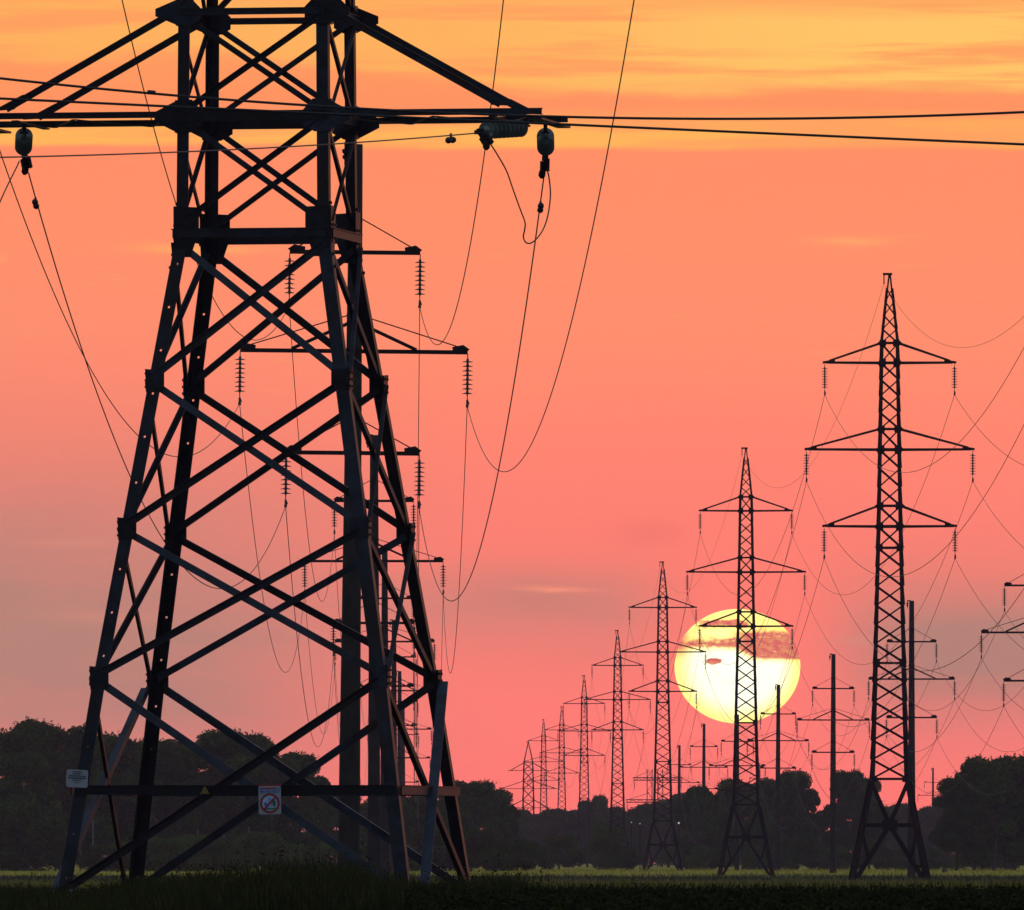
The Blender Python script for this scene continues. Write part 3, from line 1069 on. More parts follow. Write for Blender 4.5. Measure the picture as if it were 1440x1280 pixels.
# far portal pylon
def portal_pylon():
    D = 2400.0
    k = D / F
    x0 = (921 - 720) * k
    root = empty('portal_pylon', (x0, D, gz(x0, D)))
    tag(root, 'far portal pylon on two lattice masts with long beams, left of the sun', 'pylon')
    base = 1216.0

    def z(py):
        return (base - py) * k
    for cx in (-7.5, 7.5):
        mb = MB()
        for q in (-3.5, 3.5):
            for y in (-.5, .5):
                mb.bar(((cx + q) * k, y, -.3), ((cx + q) * k, y, z(1078)), 0.14)
        for i in range(14):
            a, b = z(1216) + (z(1080) - z(1216)) * i / 14, z(1216) + (z(1080) - z(1216)) * (i + 1) / 14
            s = 1 if i % 2 else -1
            for y in (-.5, .5):
                mb.bar(((cx - 3.5 * s) * k, y, a), ((cx + 3.5 * s) * k, y, b), 0.08)
        mb.build('mast', M_STEEL2, root)
    for py, xl, xr in ((1092, 890, 960), (1123, 880, 962)):
        mb = MB()
        a, b = (xl - 921) * k, (xr - 921) * k
        for dz_ in (-.2, .25):
            mb.bar((a, 0, z(py) + dz_), (b, 0, z(py) + dz_), 0.16)
        for i in range(16):
            s = 1 if i % 2 else -1
            mb.bar((a + (b - a) * i / 16, 0, z(py) - .2 * s), (a + (b - a) * (i + 1) / 16, 0, z(py) + .22 * s), 0.07)
        for e, s in ((a, 1), (b, -1)):
            mb.bar((e + .2 * s, 0, z(py) + .2), (-7.5 * k * s if s > 0 else 7.5 * k, 0, z(py) + 1.5), 0.08)
        mb.build('beam', M_STEEL2, root)
        for e in (xl + 2, 921, xr - 2):
            o = link_mesh('insulator_string', ME_INS, root)
            o.location = ((e - 921) * k, 0, z(py) - .2)


portal_pylon()

# ------------------------------------------------------------------ cables


def sag_pts(a, b, s, n=48):
    a, b = Vector(a), Vector(b)
    r = []
    for i in range(n + 1):
        t = i / n
        p = a.lerp(b, t)
        p.z -= 4 * s * t * (1 - t)
        r.append(p)
    return r


def cable(name, pts, r, label, group=None, dampers=()):
    mb = MB()
    mb.tube(pts, r, 6)
    for p, d in dampers:
        p, d = Vector(p), Vector(d).normalized()
        mb.bar(p + Vector((0, 0, .01)), p + Vector((0, 0, -.09)), 0.035)
        mb.tube([p + Vector((0, 0, -.09)) - d * .2, p + Vector((0, 0, -.09)) + d * .2], 0.009, 6)
        for s in (-1, 1):
            c = p + Vector((0, 0, -.09)) + d * (.2 * s)
            mb.lathe(c - d * .06, d, [(0, .02), (.02, .045), (.09, .05), (.12, .02)], 10)
    mb.smooth = True
    o = mb.build(name, M_WIRE)
    tag(o, label, 'power cable', group)
    return o


def world_pt(o, x, y, z):
    m = Matrix.Translation(o.location) @ o.rotation_euler.to_matrix().to_4x4()
    return m @ Vector((x, y, z))


def pole_pt(o, ai, sx):
    py, half, st = ARMS[ai]
    return world_pt(o, sx * half, -.26, pz(py) - .06 - (INS_L + .03) * .86)


def susp_pt(o, ai, sx):
    p, half = ((510, 3.48), (632, 4.46), (740, 3.51))[ai]
    return world_pt(o, sx * half, 0, sz(p) - .05 - INS_L - .03)


LV = ('top', 'middle', 'bottom')
# near pylon -> concrete pole line
B_START = {(2, 1): ((765, 247, 204.0), 4.25), (1, 1): ((920, -180, 203.5), 4.7), (0, 1): ((755, -475, 203.5), 4.45),
           (2, -1): ((40, 243, 204.0), 4.0), (1, -1): ((-106, -130, 203.5), 4.15), (0, -1): ((75, -480, 203.5), 4.35)}
B_LABEL = {(2, 1): 'thin cable from the right arm insulators of the near pylon, sagging lowest',
           (1, 1): 'rightmost thin cable falling from the top edge and sagging to the thickest pole',
           (0, 1): 'thin cable passing behind the right arm, rising to the thickest pole top arm',
           (2, -1): 'thin cable from the left insulator of the near pylon, sagging behind its left legs',
           (1, -1): 'thin cable entering at the left edge below the left arm, sagging behind the legs',
           (0, -1): 'thin cable falling from the top edge past the left arm into the near pylon'}
GCAB = 'conductors hung along the pylon and pole lines'
for (ai, sx), (st, sg) in B_START.items():
    pts = sag_pts(P(*st), pole_pt(ROW_B[0], ai, sx), sg, 64)
    for a, b in zip(ROW_B[:-1], ROW_B[1:]):
        pts += sag_pts(pole_pt(a, ai, sx), pole_pt(b, ai, sx), 5.2, 40)[1:]
    da = ()
    if ai == 2:
        da = ((pts[1], pts[2] - pts[1]),)
    cable('power_cable', pts, 0.0105, B_LABEL[(ai, sx)], GCAB, da)

# right-hand steel row
for ai in range(3):
    for sx in (-1, 1):
        p1 = susp_pt(SUSP[0], ai, sx)
        p0 = p1 + Vector(((725 - 400) * .0075, 400 - 725, .3))
        pts = sag_pts(p0, p1, 8.3, 64)
        for a, b, s in zip(SUSP[:5], SUSP[1:6], (7.4, 8.6, 9.0, 9.0, 9.0)):
            pts += sag_pts(susp_pt(a, ai, sx), susp_pt(b, ai, sx), s, 40)[1:]
        cable('power_cable', pts, 0.0125, 'thin cable hung on the %s %s arms of the right-hand row of lattice pylons' % (LV[ai], 'left' if sx < 0 else 'right'), GCAB)
pk = [world_pt(o, -.30, 0, sz(385) - .5) for o in SUSP[:4]]
pts = sag_pts(pk[0] + Vector((2.4, -325, .3)), pk[0], 8.6, 64)
for a, b in zip(pk[:-1], pk[1:]):
    pts += sag_pts(a, b, 6.0, 40)[1:]
cable('ground_wire', pts, 0.0085, 'hair-thin wire strung from peak to peak of the right-hand lattice pylons', GCAB)

# right-hand concrete pole line
for ai in range(3):
    for sx in (-1, 1):
        p1 = pole_pt(ROW_C[0], ai, sx)
        p0 = p1 + Vector((0.9, -205, .2))
        pts = sag_pts(p0, p1, 4.5, 40)
        for a, b in zip(ROW_C[:6], ROW_C[1:7]):
            L = abs(a.location.y - b.location.y)
            pts += sag_pts(pole_pt(a, ai, sx), pole_pt(b, ai, sx), 4.6 * (L / 200.0) ** 2, 36)[1:]
        cable('power_cable', pts, 0.0125, 'thin cable hung on the %s %s arms of the right-hand concrete poles' % (LV[ai], 'left' if sx < 0 else 'right'), GCAB)


# crossing cables nearer than the pylon
def through(pxs, pys, D, deg):
    c = np.polyfit(pxs, pys, deg)
    return [P(x, float(np.polyval(c, x)), D) for x in np.linspace(-500, 1950, 80)]


pts = through([0, 250, 500, 770, 1100, 1440], [111, 133, 153, 165, 166, 158], 110.0, 2)
mb = MB()
mb.tube(pts, 0.0115, 6)
sp = P(213, 130, 110.0)
mb.lathe(sp - Vector((.035, 0, -.003)), (1, 0, -.1), [(0, .012), (.01, .018), (.06, .018), (.07, .012)], 8)
mb.smooth = True
o = mb.build('power_cable', M_WIRE)
tag(o, 'upper thick cable crossing the whole picture, with a small splice left of the pylon', 'power cable')
cable('power_cable', through([0, 440, 770, 1440], [139, 158, 175, 203], 108.0, 2), 0.0112, 'lower thick cable crossing the whole picture, sloping down to the right edge')
# incoming span to the right arm string
a = P(674, 187, 200.05)
b = P(-300, 224, 150.0)
pts = sag_pts(a, b, 0.10, 40)
cable('power_cable', pts, 0.0105, 'thin cable from the left edge to the right arm glass insulators, with two damper weights', None, ((P(634, 188.5, 197.8), pts[3] - pts[2]),))


def smooth_curve(pp, n=10):
    out = []
    for i in range(len(pp) - 1):
        p0, p1, p2, p3 = (Vector(pp[max(i - 1, 0)]), Vector(pp[i]), Vector(pp[i + 1]), Vector(pp[min(i + 2, len(pp) - 1)]))
        for j in range(n):
            t = j / n
            out.append(0.5 * ((2 * p1) + (p2 - p0) * t + (2 * p0 - 5 * p1 + 4 * p2 - p3) * t * t + (3 * p1 - p0 - 3 * p2 + p3) * t ** 3))
    out.append(Vector(pp[-1]))
    return out


jp = [(686, 197, 200.0), (692, 206, 200.1), (699, 217, 200.3), (712, 240, 200.7), (722, 268, 201.2), (731, 293, 201.6), (738, 312, 201.9), (738, 322, 202.1), (736, 334, 202.2), (741, 342, 202.4), (750, 340, 202.7), (762, 326, 203.1), (770, 305, 203.4), (774, 275, 203.7), (772, 250, 203.9), (769, 238, 204.0)]
cable('jumper_cable', smooth_curve([P(*q) for q in jp]), 0.011, 'kinked loop of cable hanging between the two insulators of the right arm')
jp = [(27, 227, 203.9), (23, 236, 203.5), (12, 258, 202.8), (0, 284, 202.0), (-14, 318, 201.2), (-30, 345, 200.6)]
cable('jumper_cable', smooth_curve([P(*q) for q in jp]), 0.011, 'short end of cable curving from the left insulator to the left picture edge')

# ------------------------------------------------------------------ signs on the near pylon


def face_pt(px, py, out):
    """point `out` metres in front of the front face of the near pylon, on the ray through a pixel"""
    o = MNI @ Vector((0, 0, CZ))
    d = (MNI @ P(px, py, 200.0)) - o
    t = 1.0
    for _ in range(8):
        q = o + d * t
        t = (-nw(q.z) - out - o.y) / d.y
    return MN @ (o + d * t)


SKX = 200.0 / F
SROT = YAW


def rect_plate(mb, w_, h_, r, t, y0=0.0):
    pts = []
    for cx, cz, a0 in ((w_ / 2 - r, h_ / 2 - r, 0), (-w_ / 2 + r, h_ / 2 - r, 90), (-w_ / 2 + r, -h_ / 2 + r, 180), (w_ / 2 - r, -h_ / 2 + r, 270)):
        for k in range(5):
            a = math.radians(a0 + 22.5 * k)
            pts.append((cx + r * math.cos(a), y0, cz + r * math.sin(a)))
    mb.plate(pts, (0, -1, 0), t)


def strip(mb, x0, x1, z, h, y=-0.010, t=0.003):
    mb.box(((x0 + x1) / 2, y, z), x1 - x0, t, h)


# information plate on the front left leg
c = face_pt(108.5, 1095, 0.10)
root = empty('information_plate', c, SROT)
root.rotation_euler = (0, math.radians(3), SROT)
tag(root, 'small white text plate on the left front leg of the near pylon', 'sign')
mb = MB()
rect_plate(mb, 0.325, 0.262, 0.03, 0.006)
mb.build('plate', M_WHITE, root)
rng = random.Random(4)
mb = MB()
for i, (x0, x1, h) in enumerate(((-.06, .07, .017), (-.07, .06, .017), (-.125, .13, .018), (-.135, .135, .02), (-.07, .06, .012), (-.04, .04, .01))):
    x = x0
    while x < x1:
        l = rng.uniform(.02, .05)
        strip(mb, x, min(x + l, x1), .100 - i * .031, h)
        x += l + .009
mb.build('lettering', M_INK, root)
mb = MB()
mb.bar((0.02, 0.0, 0.09), (0.02, 0.075, 0.09), 0.03)
mb.bar((0.02, 0.0, -.09), (0.02, 0.075, -.09), 0.03)
mb.build('bracket', M_STEEL, root)

# prohibition sign on the crossing of the braces
c = face_pt(379.5, 1125.5, 0.20)
root = empty('prohibition_sign', c, SROT)
root.rotation_euler = (0, math.radians(-1), SROT)
tag(root, 'white sign with a red crossed-out circle on the near pylon braces', 'sign')
mb = MB()
rect_plate(mb, 0.335, 0.415, 0.025, 0.006)
mb.build('plate', M_WHITE, root)
mb = MB()
mb.box((0, 0.004, 0.219), 0.345, 0.012, 0.024)
strip(mb, -.13, .10, .175, .022)
n = 40
for k in range(n):
    a0, a1 = 2 * math.pi * k / n, 2 * math.pi * (k + 1) / n
    ri, ro = .115, .148
    zc = -.045
    mb.plate([(ri * math.cos(a0), -.009, zc + ri * math.sin(a0)), (ro * math.cos(a0), -.009, zc + ro * math.sin(a0)),
              (ro * math.cos(a1), -.009, zc + ro * math.sin(a1)), (ri * math.cos(a1), -.009, zc + ri * math.sin(a1))], (0, -1, 0), .003)
s = math.sqrt(.5)
mb.slab((-.118 * s, -.0195, -.045 - .118 * s), (.118 * s, -.0195, -.045 + .118 * s), (s, 0, -s), -.014, .014, (0, -1, 0), 0, .003)
mb.build('red_ring', M_RED, root)
mb = MB()
for x0, x1, z, h in ((-.15, -.115, .168, .026), (.115, .15, .170, .02), (-.15, -.08, .132, .022), (-.065, .02, .134, .018), (.03, .15, .136, .018), (-.145, .145, .112, .008)):
    strip(mb, x0, x1, z, h)
mb.build('lettering', M_BLUE, root)
mb = MB()   # pale picture ground
mb.plate([(.113 * math.cos(2 * math.pi * k / 32), -.0075, -.045 + .113 * math.sin(2 * math.pi * k / 32)) for k in range(32)], (0, -1, 0), .001)
mb.build('picture_ground', M_SKYP, root)
mb = MB()   # little house and mast
mb.plate([(-.085, -.011, -.08), (-.04, -.011, -.08), (-.04, -.011, -.045), (-.0625, -.011, -.02), (-.085, -.011, -.045)], (0, -1, 0), .002)
mb.bar((-.028, -.013, -.10), (0, -.013, .05), .008, .003)
mb.bar((.028, -.013, -.10), (0, -.013, .05), .008, .003)
mb.bar((-.02, -.016, -.03), (.02, -.016, -.03), .006, .003)
mb.bar((-.03, -.016, .02), (.03, -.016, .02), .006, .003)
mb.build('house_and_mast_print', M_BLUE, root)
mb = MB()   # little tree and grass
mb.plate([(.066 + .03 * math.cos(2 * math.pi * k / 14), -.012, -.045 + .048 * math.sin(2 * math.pi * k / 14)) for k in range(14)], (0, -1, 0), .002)
strip(mb, .062, .07, -.10, .03)
strip(mb, -.075, .085, -.125, .028, -.0125)
mb.build('tree_print', M_GREENP, root)

# yellow triangle sticker on the horizontal beam
c = face_pt(288, 1111.5, 0.19)
root = empty('warning_triangle', c, SROT)
tag(root, 'tiny yellow triangular warning sticker with black bolt on the horizontal beam', 'sign')
mb = MB()
mb.plate([(-.072, 0, -.055), (.072, 0, -.055), (0, 0, .065)], (0, -1, 0), .004)
mb.build('plate', M_YEL, root)
mb = MB()
mb.plate([(-.012, -.006, .005), (.004, -.006, -.008), (-.002, -.006, -.04), (.014, -.006, -.002), (-.001, -.006, .008), (.006, -.006, .034)], (0, -1, 0), .002)
mb.build('bolt_print', M_INK, root)

# ------------------------------------------------------------------ vegetation


def quads_mesh(name, V, mat):
    """V: (n,4,3) array of separate quads"""
    n = len(V)
    me = bpy.data.meshes.new(name)
    me.vertices.add(n * 4)
    me.vertices.foreach_set('co', np.ascontiguousarray(V, dtype=np.float32).ravel())
    me.loops.add(n * 4)
    me.loops.foreach_set('vertex_index', np.arange(n * 4, dtype=np.int32))
    me.polygons.add(n)
    me.polygons.foreach_set('loop_start', np.arange(0, n * 4, 4, dtype=np.int32))
    me.polygons.foreach_set('loop_total', np.full(n, 4, dtype=np.int32))
    me.materials.append(mat)
    me.update(calc_edges=True)
    return me


def leaves(cent, size, rng, droop=0.3):
    n = len(cent)
    a = rng.normal(size=(n, 3))
    a[:, 2] *= 0.6
    a /= np.linalg.norm(a, axis=1, keepdims=True)
    b = rng.normal(size=(n, 3))
    b -= (b * a).sum(1, keepdims=True) * a
    b /= np.linalg.norm(b, axis=1, keepdims=True)
    s = (size * rng.uniform(.6, 1.4, n))[:, None]
    l = a * s
    q = b * s * .55
    return np.stack([cent - l, cent + q, cent + l, cent - q], 1)


def crown_mesh(name, seed, H, R, n_lobe, n_leaf, leaf, mat, low=0.08, flat=0.75, top_round=0.62):
    rng = np.random.default_rng(seed)
    lobes = []
    for i in range(n_lobe):
        z = H * (low + (1 - low) * rng.uniform(0, 1) ** 0.85)
        u = z / H
        env = R * (1 - max(0, (u - .45) / .55) ** 2 * top_round) * (0.72 + .28 * min(1, u / .35))
        a = rng.uniform(0, 2 * math.pi)
        rr = env * rng.uniform(.12, .86) ** .6
        r = R * rng.uniform(.20, .42)
        z = min(z, H - r * flat * rng.uniform(.7, 1.1))
        lobes.append((rr * math.cos(a), rr * math.sin(a), max(z, r * .5), r))
    L = np.array(lobes)
    wgt = L[:, 3] ** 2
    idx = rng.choice(len(L), n_leaf, p=wgt / wgt.sum())
    d = rng.normal(size=(n_leaf, 3))
    d /= np.linalg.norm(d, axis=1, keepdims=True)
    rad = L[idx, 3] * (1.02 - rng.exponential(.14, n_leaf).clip(0, .9)) * (1 + .10 * np.sin(7 * d[:, 0] + 3 * idx) * np.cos(6 * d[:, 2]))
    c = L[idx, :3] + d * rad[:, None] * np.array([1, 1, flat])
    c[:, 2] = np.maximum(c[:, 2], leaf * .5)
    # leafy twigs standing out of the outline
    k = n_leaf // 90
    idx2 = rng.choice(len(L), k)
    d2 = rng.normal(size=(k, 3))
    d2[:, 2] = np.abs(d2[:, 2]) + .35
    d2 /= np.linalg.norm(d2, axis=1, keepdims=True)
    root = L[idx2, :3] + d2 * (L[idx2, 3] * .93)[:, None] * np.array([1, 1, flat])
    root -= d2 * .12 * (H / 10.0)
    go = d2 + np.array([0, 0, .7])
    go /= np.linalg.norm(go, axis=1, keepdims=True)
    tl = rng.uniform(.2, .6, k) * (H / 10.0)
    tt = np.linspace(0, 1, 16)
    c2 = root[:, None, :] + go[:, None, :] * (tl[:, None] * tt[None, :])[:, :, None] + rng.normal(size=(k, 16, 3)) * (.09 * (1 - .7 * tt))[None, :, None] * (H / 10.0)
    V = [leaves(c, leaf, rng), leaves(c2.reshape(-1, 3), leaf * .75, rng)]
    # inner leaf mass
    k = n_leaf // 3
    idx3 = rng.choice(len(L), k)
    o3 = rng.normal(size=(k, 3))
    o3 /= np.linalg.norm(o3, axis=1, keepdims=True)
    c3 = L[idx3, :3] + o3 * (L[idx3, 3] * .62 * rng.uniform(0, 1, k) ** .4)[:, None] * np.array([1, 1, flat])
    c3[:, 2] = np.maximum(c3[:, 2], .2)
    V.append(leaves(c3, leaf * 2.8, rng))
    return quads_mesh(name, np.concatenate(V), mat)


def trunk_mesh(seed, H, R):
    rng = random.Random(seed)
    mb = MB()
    top = Vector((rng.uniform(-.3, .3), rng.uniform(-.3, .3), H * .72))
    mid = Vector((rng.uniform(-.2, .2), rng.uniform(-.2, .2), H * .35))
    mb.tube([(0, 0, -.4), (0, 0, .3), mid, top], 0, 8, True, [H * .024, H * .019, H * .013, H * .004])
    for i in range(7):
        z = H * rng.uniform(.2, .6)
        a = rng.uniform(0, 6.28)
        s = Vector((0, 0, z)).lerp(mid, .5)
        s = mid.lerp(top, (z / H - .2) / .5) if z > H * .35 else Vector((0, 0, .3)).lerp(mid, z / (H * .35))
        e = s + Vector((math.cos(a) * R * .7, math.sin(a) * R * .7, H * rng.uniform(.12, .25)))
        mb.tube([s, s.lerp(e, .5) + Vector((0, 0, .25)), e], 0, 6, True, [H * .008, H * .005, H * .002])
    mb.smooth = True
    return mb.mesh('trunk', M_BARK)


TREE_H, TREE_R = 10.0, 3.4
PROTO = []
for i in range(6):
    cm = crown_mesh('crown', 20 + i, TREE_H, TREE_R * (1.0, .9, 1.12, .8, 1.0, .95)[i], (22, 28, 19, 26, 32, 24)[i], 32000, 0.105, M_LEAF,
                    low=(.06, .10, .05, .12, .04, .08)[i], top_round=(.62, .72, .5, .8, .6, .68)[i])
    PROTO.append((cm, trunk_mesh(50 + i, TREE_H, TREE_R)))


def tree(px, top, D, kind, label, group, wide=1.0, rz=None, zdrop=0.0):
    x = (px - 720) / F * D
    z = gz(x, D) - zdrop
    H = (CZ + (HZ - top) / F * D) - z
    root = empty('tree', (x, D, z), rz if rz is not None else (px * 7.3 + D) % 6.28)
    tag(root, label, 'tree', group)
    cm, tm = PROTO[kind]
    s = H / TREE_H
    for me, nm in ((cm, 'crown'), (tm, 'trunk')):
        o = link_mesh(nm, me, root)
        o.scale = (s * wide, s * wide, s)
    return root


# wood at the left, front rows then back rows
GL = 'trees of the left-hand wood'
for px, top, D, k, wd, lb in (
        (10, 1012, 1305, 0, 1.05, 'tallest broadleaf tree of the left wood, at the left picture edge'),
        (92, 1024, 1330, 2, 1.0, 'broad tree of the left wood just left of the leg with the white plate'),
        (165, 1036, 1300, 4, .95, 'left wood tree right behind the left front leg of the near pylon'),
        (232, 1048, 1340, 1, 1.0, 'lower tree of the left wood behind the left rear leg of the near pylon'),
        (308, 1028, 1310, 5, 1.1, 'high tree of the left wood right of the left rear leg, between the braces'),
        (382, 1034, 1330, 0, 1.05, 'rounded tree at the right end of the left wood, above the prohibition sign')):
    tree(px, top, D, k, lb, GL, wd)
for px, top, D, k in ((50, 1022, 1380, 3), (130, 1034, 1385, 5), (200, 1044, 1375, 2), (268, 1040, 1390, 0), (345, 1036, 1385, 1), (420, 1062, 1360, 3)):
    tree(px, top, D, k, 'dark tree in the back row of the left-hand wood', GL, 1.15)

GM = 'trees behind the concrete poles in the middle'
for px, top, D, k, wd, lb in (
        (470, 1118, 1500, 2, 1.5, 'low hazy tree behind the thickest concrete pole'),
        (545, 1122, 1510, 4, 1.5, 'low hazy tree behind the right front leg of the near pylon'),
        (605, 1116, 1500, 0, 1.3, 'hazy tree behind the right rear leg of the near pylon'),
        (662, 1100, 1480, 2, 1.15, 'rounded hazy tree just right of the near pylon, highest of its clump'),
        (702, 1124, 1490, 1, .9, 'lower hazy tree just left of the tiny wide-armed pylon')):
    tree(px, top, D, k, lb, GM, wd)
for px, top, D, k in ((505, 1124, 1570, 0), (575, 1120, 1570, 5), (635, 1106, 1560, 1), (690, 1112, 1560, 4)):
    tree(px, top, D, k, 'hazy back tree in the clump right of the near pylon', GM, 1.3)

GF = 'far trees under the pylon row'
far = [(728, 1140, 1.2), (752, 1146, 1.2), (778, 1138, 1.1), (800, 1146, 1.2), (826, 1128, .8), (848, 1120, .62), (868, 1136, 1.0), (892, 1130, 1.1), (915, 1132, 1.1), (940, 1126, 1.1), (962, 1118, 1.1)]
for i, (px, top, wd) in enumerate(far):
    tree(px, top, 2330 + 60 * (i % 3), (i * 5 + 1) % 6, 'dim far tree in the low line under the small lattice pylons' if i not in (4, 5) else ('slender far tree rising highest between the small lattice pylons' if i == 5 else 'far tree just left of the slender highest one, between small pylons'), GF, wd * 1.15)
for i, px in enumerate((740, 768, 792, 815, 838, 860, 882, 905, 930, 955, 975)):
    tree(px, 1150 - (i % 3) * 5, 2600, (i * 3 + 2) % 6, 'dim far tree in the low line under the small lattice pylons', GF, 1.5)

GS = 'trees under and right of the sun'
for px, top, D, k, wd, lb in (
        (985, 1108, 1720, 1, 1.05, 'dusky tree below the left edge of the sun'),
        (1020, 1098, 1700, 2, 1.0, 'dusky tree left of the pylon in front of the sun'),
        (1072, 1096, 1690, 0, .95, 'dusky tree right of the pylon in front of the sun'),
        (1112, 1086, 1700, 4, 1.0, 'highest dusky tree left of the pole in the tree gap'),
        (1140, 1112, 1710, 3, .6, 'narrow dusky tree at the left side of the gap by the concrete pole'),
        (1192, 1084, 1690, 5, .85, 'dusky tree just left of the tallest right-hand pylon'),
        (1222, 1096, 1700, 1, .8, 'dusky tree behind the left leg of the tallest right-hand pylon')):
    tree(px, top, D, k, lb, GS, wd)
for i, (px, top) in enumerate(((1000, 1112), (1045, 1104), (1092, 1098), (1160, 1140), (1208, 1102))):
    tree(px, top, 1800, (i + 2) % 6, 'dusky tree in the back row below the sun', GS, 1.15)

GG = 'low far trees in the gap behind the tallest right-hand pylon'
for i, (px, top) in enumerate(((1245, 1136), (1268, 1132), (1290, 1140), (1310, 1136), (1332, 1130), (1256, 1142), (1300, 1144))):
    tree(px, top, 2350 + 40 * (i % 3), (i * 2 + 1) % 6, 'low far tree in the gap between the tallest right-hand pylon and the right wood', GG, 1.4)

GR = 'trees of the right-hand wood'
for px, top, D, k, wd, lb in (
        (1345, 1096, 1340, 4, .95, 'front left tree of the right wood, beside the tiny far pole'),
        (1398, 1064, 1350, 0, 1.05, 'highest tree of the right wood, near the right picture edge'),
        (1452, 1060, 1360, 2, 1.1, 'tree of the right wood cut by the right picture edge')):
    tree(px, top, D, k, lb, GR, wd)
for px, top, D, k in ((1328, 1356, 1180, 5), (1370, 1084, 1420, 1), (1425, 1066, 1430, 4)):
    tree(px, top, D, k, 'dark tree in the back row of the right-hand wood', GR, 1.2)

# the far wood that closes the horizon behind everything
rng = np.random.default_rng(77)
n = 60000
x = rng.uniform(-900, 1000, n) / F * 3000.0
d_ = 3150 + rng.uniform(-40, 40, n)
hh = 7.0 + 1.6 * np.sin(x * .11) + 1.1 * np.sin(x * .37 + 1) + .8 * np.sin(x * .9 + 2)
z = CZ + np.interp(d_, _GY, _GZ) + hh * rng.uniform(0, 1, n) ** .8
o = link_mesh('far_wood', quads_mesh('far_wood', leaves(np.stack([x, d_, z], 1), .42, rng), M_LEAF))
tag(o, 'hazy low far wood closing the horizon behind the trees and pylons', 'wood', None, 'stuff')

# bushes
BUSH = [crown_mesh('foliage', 80 + i, 3.0, 1.9, 16, 6500, 0.075, M_BUSH, low=.0, flat=.85, top_round=.5) for i in range(3)]
SHRB = [crown_mesh('foliage', 90 + i, 1.5, 1.25, 12, 4200, 0.05, M_SHRUB, low=.0, flat=.8, top_round=.4) for i in range(3)]


BUSHB = []
for me_ in BUSH:
    q = me_.copy()
    q.materials.clear()
    q.materials.append(M_SHRUB)
    BUSHB.append(q)


def bush(px, top, D, me, h0, label, group, wide=1.0, name='bush'):
    x = (px - 720) / F * D
    z = gz(x, D)
    H = (CZ + (HZ - top) / F * D) - z
    root = empty(name, (x, D, z), (px * 3.1 + D) % 6.28)
    tag(root, label, 'bush', group)
    s = H / h0
    o = link_mesh('foliage', me, root)
    o.scale = (s * wide, s * wide, s)
    st = MB()
    for a in range(4):
        st.tube([(0, 0, -.1), (math.cos(a * 1.6) * .3 * s, math.sin(a * 1.6) * .3 * s, H * .5)], 0, 5, True, [.04 * s, .015 * s])
    st.build('stems', M_BARK, root)
    return root


GBU = 'green bushes at the left edge'
bush(-8, 1092, 1262, BUSH[0], 3.0, 'green bush at the left picture edge, highest of its group', GBU, 1.0)
bush(38, 1122, 1255, BUSH[1], 3.0, 'green bush left of the near pylon, second from the edge', GBU, 1.05)
bush(78, 1150, 1266, BUSH[2], 3.0, 'lower green bush next to the left front leg of the near pylon', GBU, 1.0)
GSH = 'bright low shrubs behind the near pylon'
for i, (px, top) in enumerate(((145, 1188), (172, 1184), (200, 1182), (226, 1178), (252, 1180), (278, 1176), (304, 1180), (330, 1186), (362, 1172), (396, 1186), (430, 1188), (470, 1184), (515, 1186), (560, 1186))):
    bush(px, top, 1245 + 9 * (i % 3), BUSHB[i % 3], 3.0, 'low bright green shrub in the strip behind the near pylon' if px != 362 else 'tallest bright green shrub, below the prohibition sign', GSH, 1.5, 'shrub')
GMS = 'grey-green shrubs below the middle tree clump'
for i, (px, top) in enumerate(((600, 1166), (628, 1172), (655, 1164), (684, 1168), (712, 1176), (738, 1184), (640, 1186), (698, 1188))):
    bush(px, top, 1310 + 20 * (i % 3), BUSH[i % 3], 3.0, 'grey-green shrub in front of the hazy clump right of the near pylon', GMS, 1.2, 'shrub')
bush(786, 1174, 1600, BUSHB[0], 3.0, 'left one of two round dark bushes among the small pylons', 'round bushes among the small pylons', 1.15)
bush(848, 1158, 1610, BUSHB[1], 3.0, 'taller right one of two dark bushes among the small pylons', 'round bushes among the small pylons', .8)
GRS = 'small bushes on the field edge right of the sun pylon'
for i, (px, top) in enumerate(((880, 1192), (965, 1190), (1005, 1194), (1050, 1190), (1095, 1196), (1120, 1180), (1152, 1194), (1185, 1190), (1216, 1188), (1262, 1194), (1300, 1192), (1330, 1190), (1375, 1186), (1420, 1190))):
    bush(px, top, 1580 + 15 * (i % 4), SHRB[i % 3] if i % 2 else BUSH[i % 3], 1.5 if i % 2 else 3.0, 'small dim bush at the foot of the trees on the field edge', GRS, 1.3, 'bush')

# pale fence posts in front of the left wood
for i, (px, top) in enumerate(((86, 1150), (113, 1152), (131, 1152), (202, 1156), (278, 1167), (315, 1163), (350, 1163))):
    D = 1275.0
    x = (px - 720) / F * D
    z = gz(x, D)
    H = CZ + (HZ - top) / F * D - z
    mb = MB()
    mb.box8([(-.09, -.09, -.3), (.09, -.09, -.3), (.09, .09, -.3), (-.09, .09, -.3), (-.075, -.075, H), (.075, -.075, H), (.075, .075, H), (-.075, .075, H)])
    mb.bar((0, -.09, H - .25), (0, -.12, H - .25), .04)
    mb.bar((0, -.095, H - .8), (0, -.125, H - .8), .04)
    o = mb.build('fence_post', M_POST)
    o.location = (x, D, z)
    tag(o, 'thin pale concrete fence post in front of the left-hand wood', 'fence post', 'fence posts by the left-hand wood')

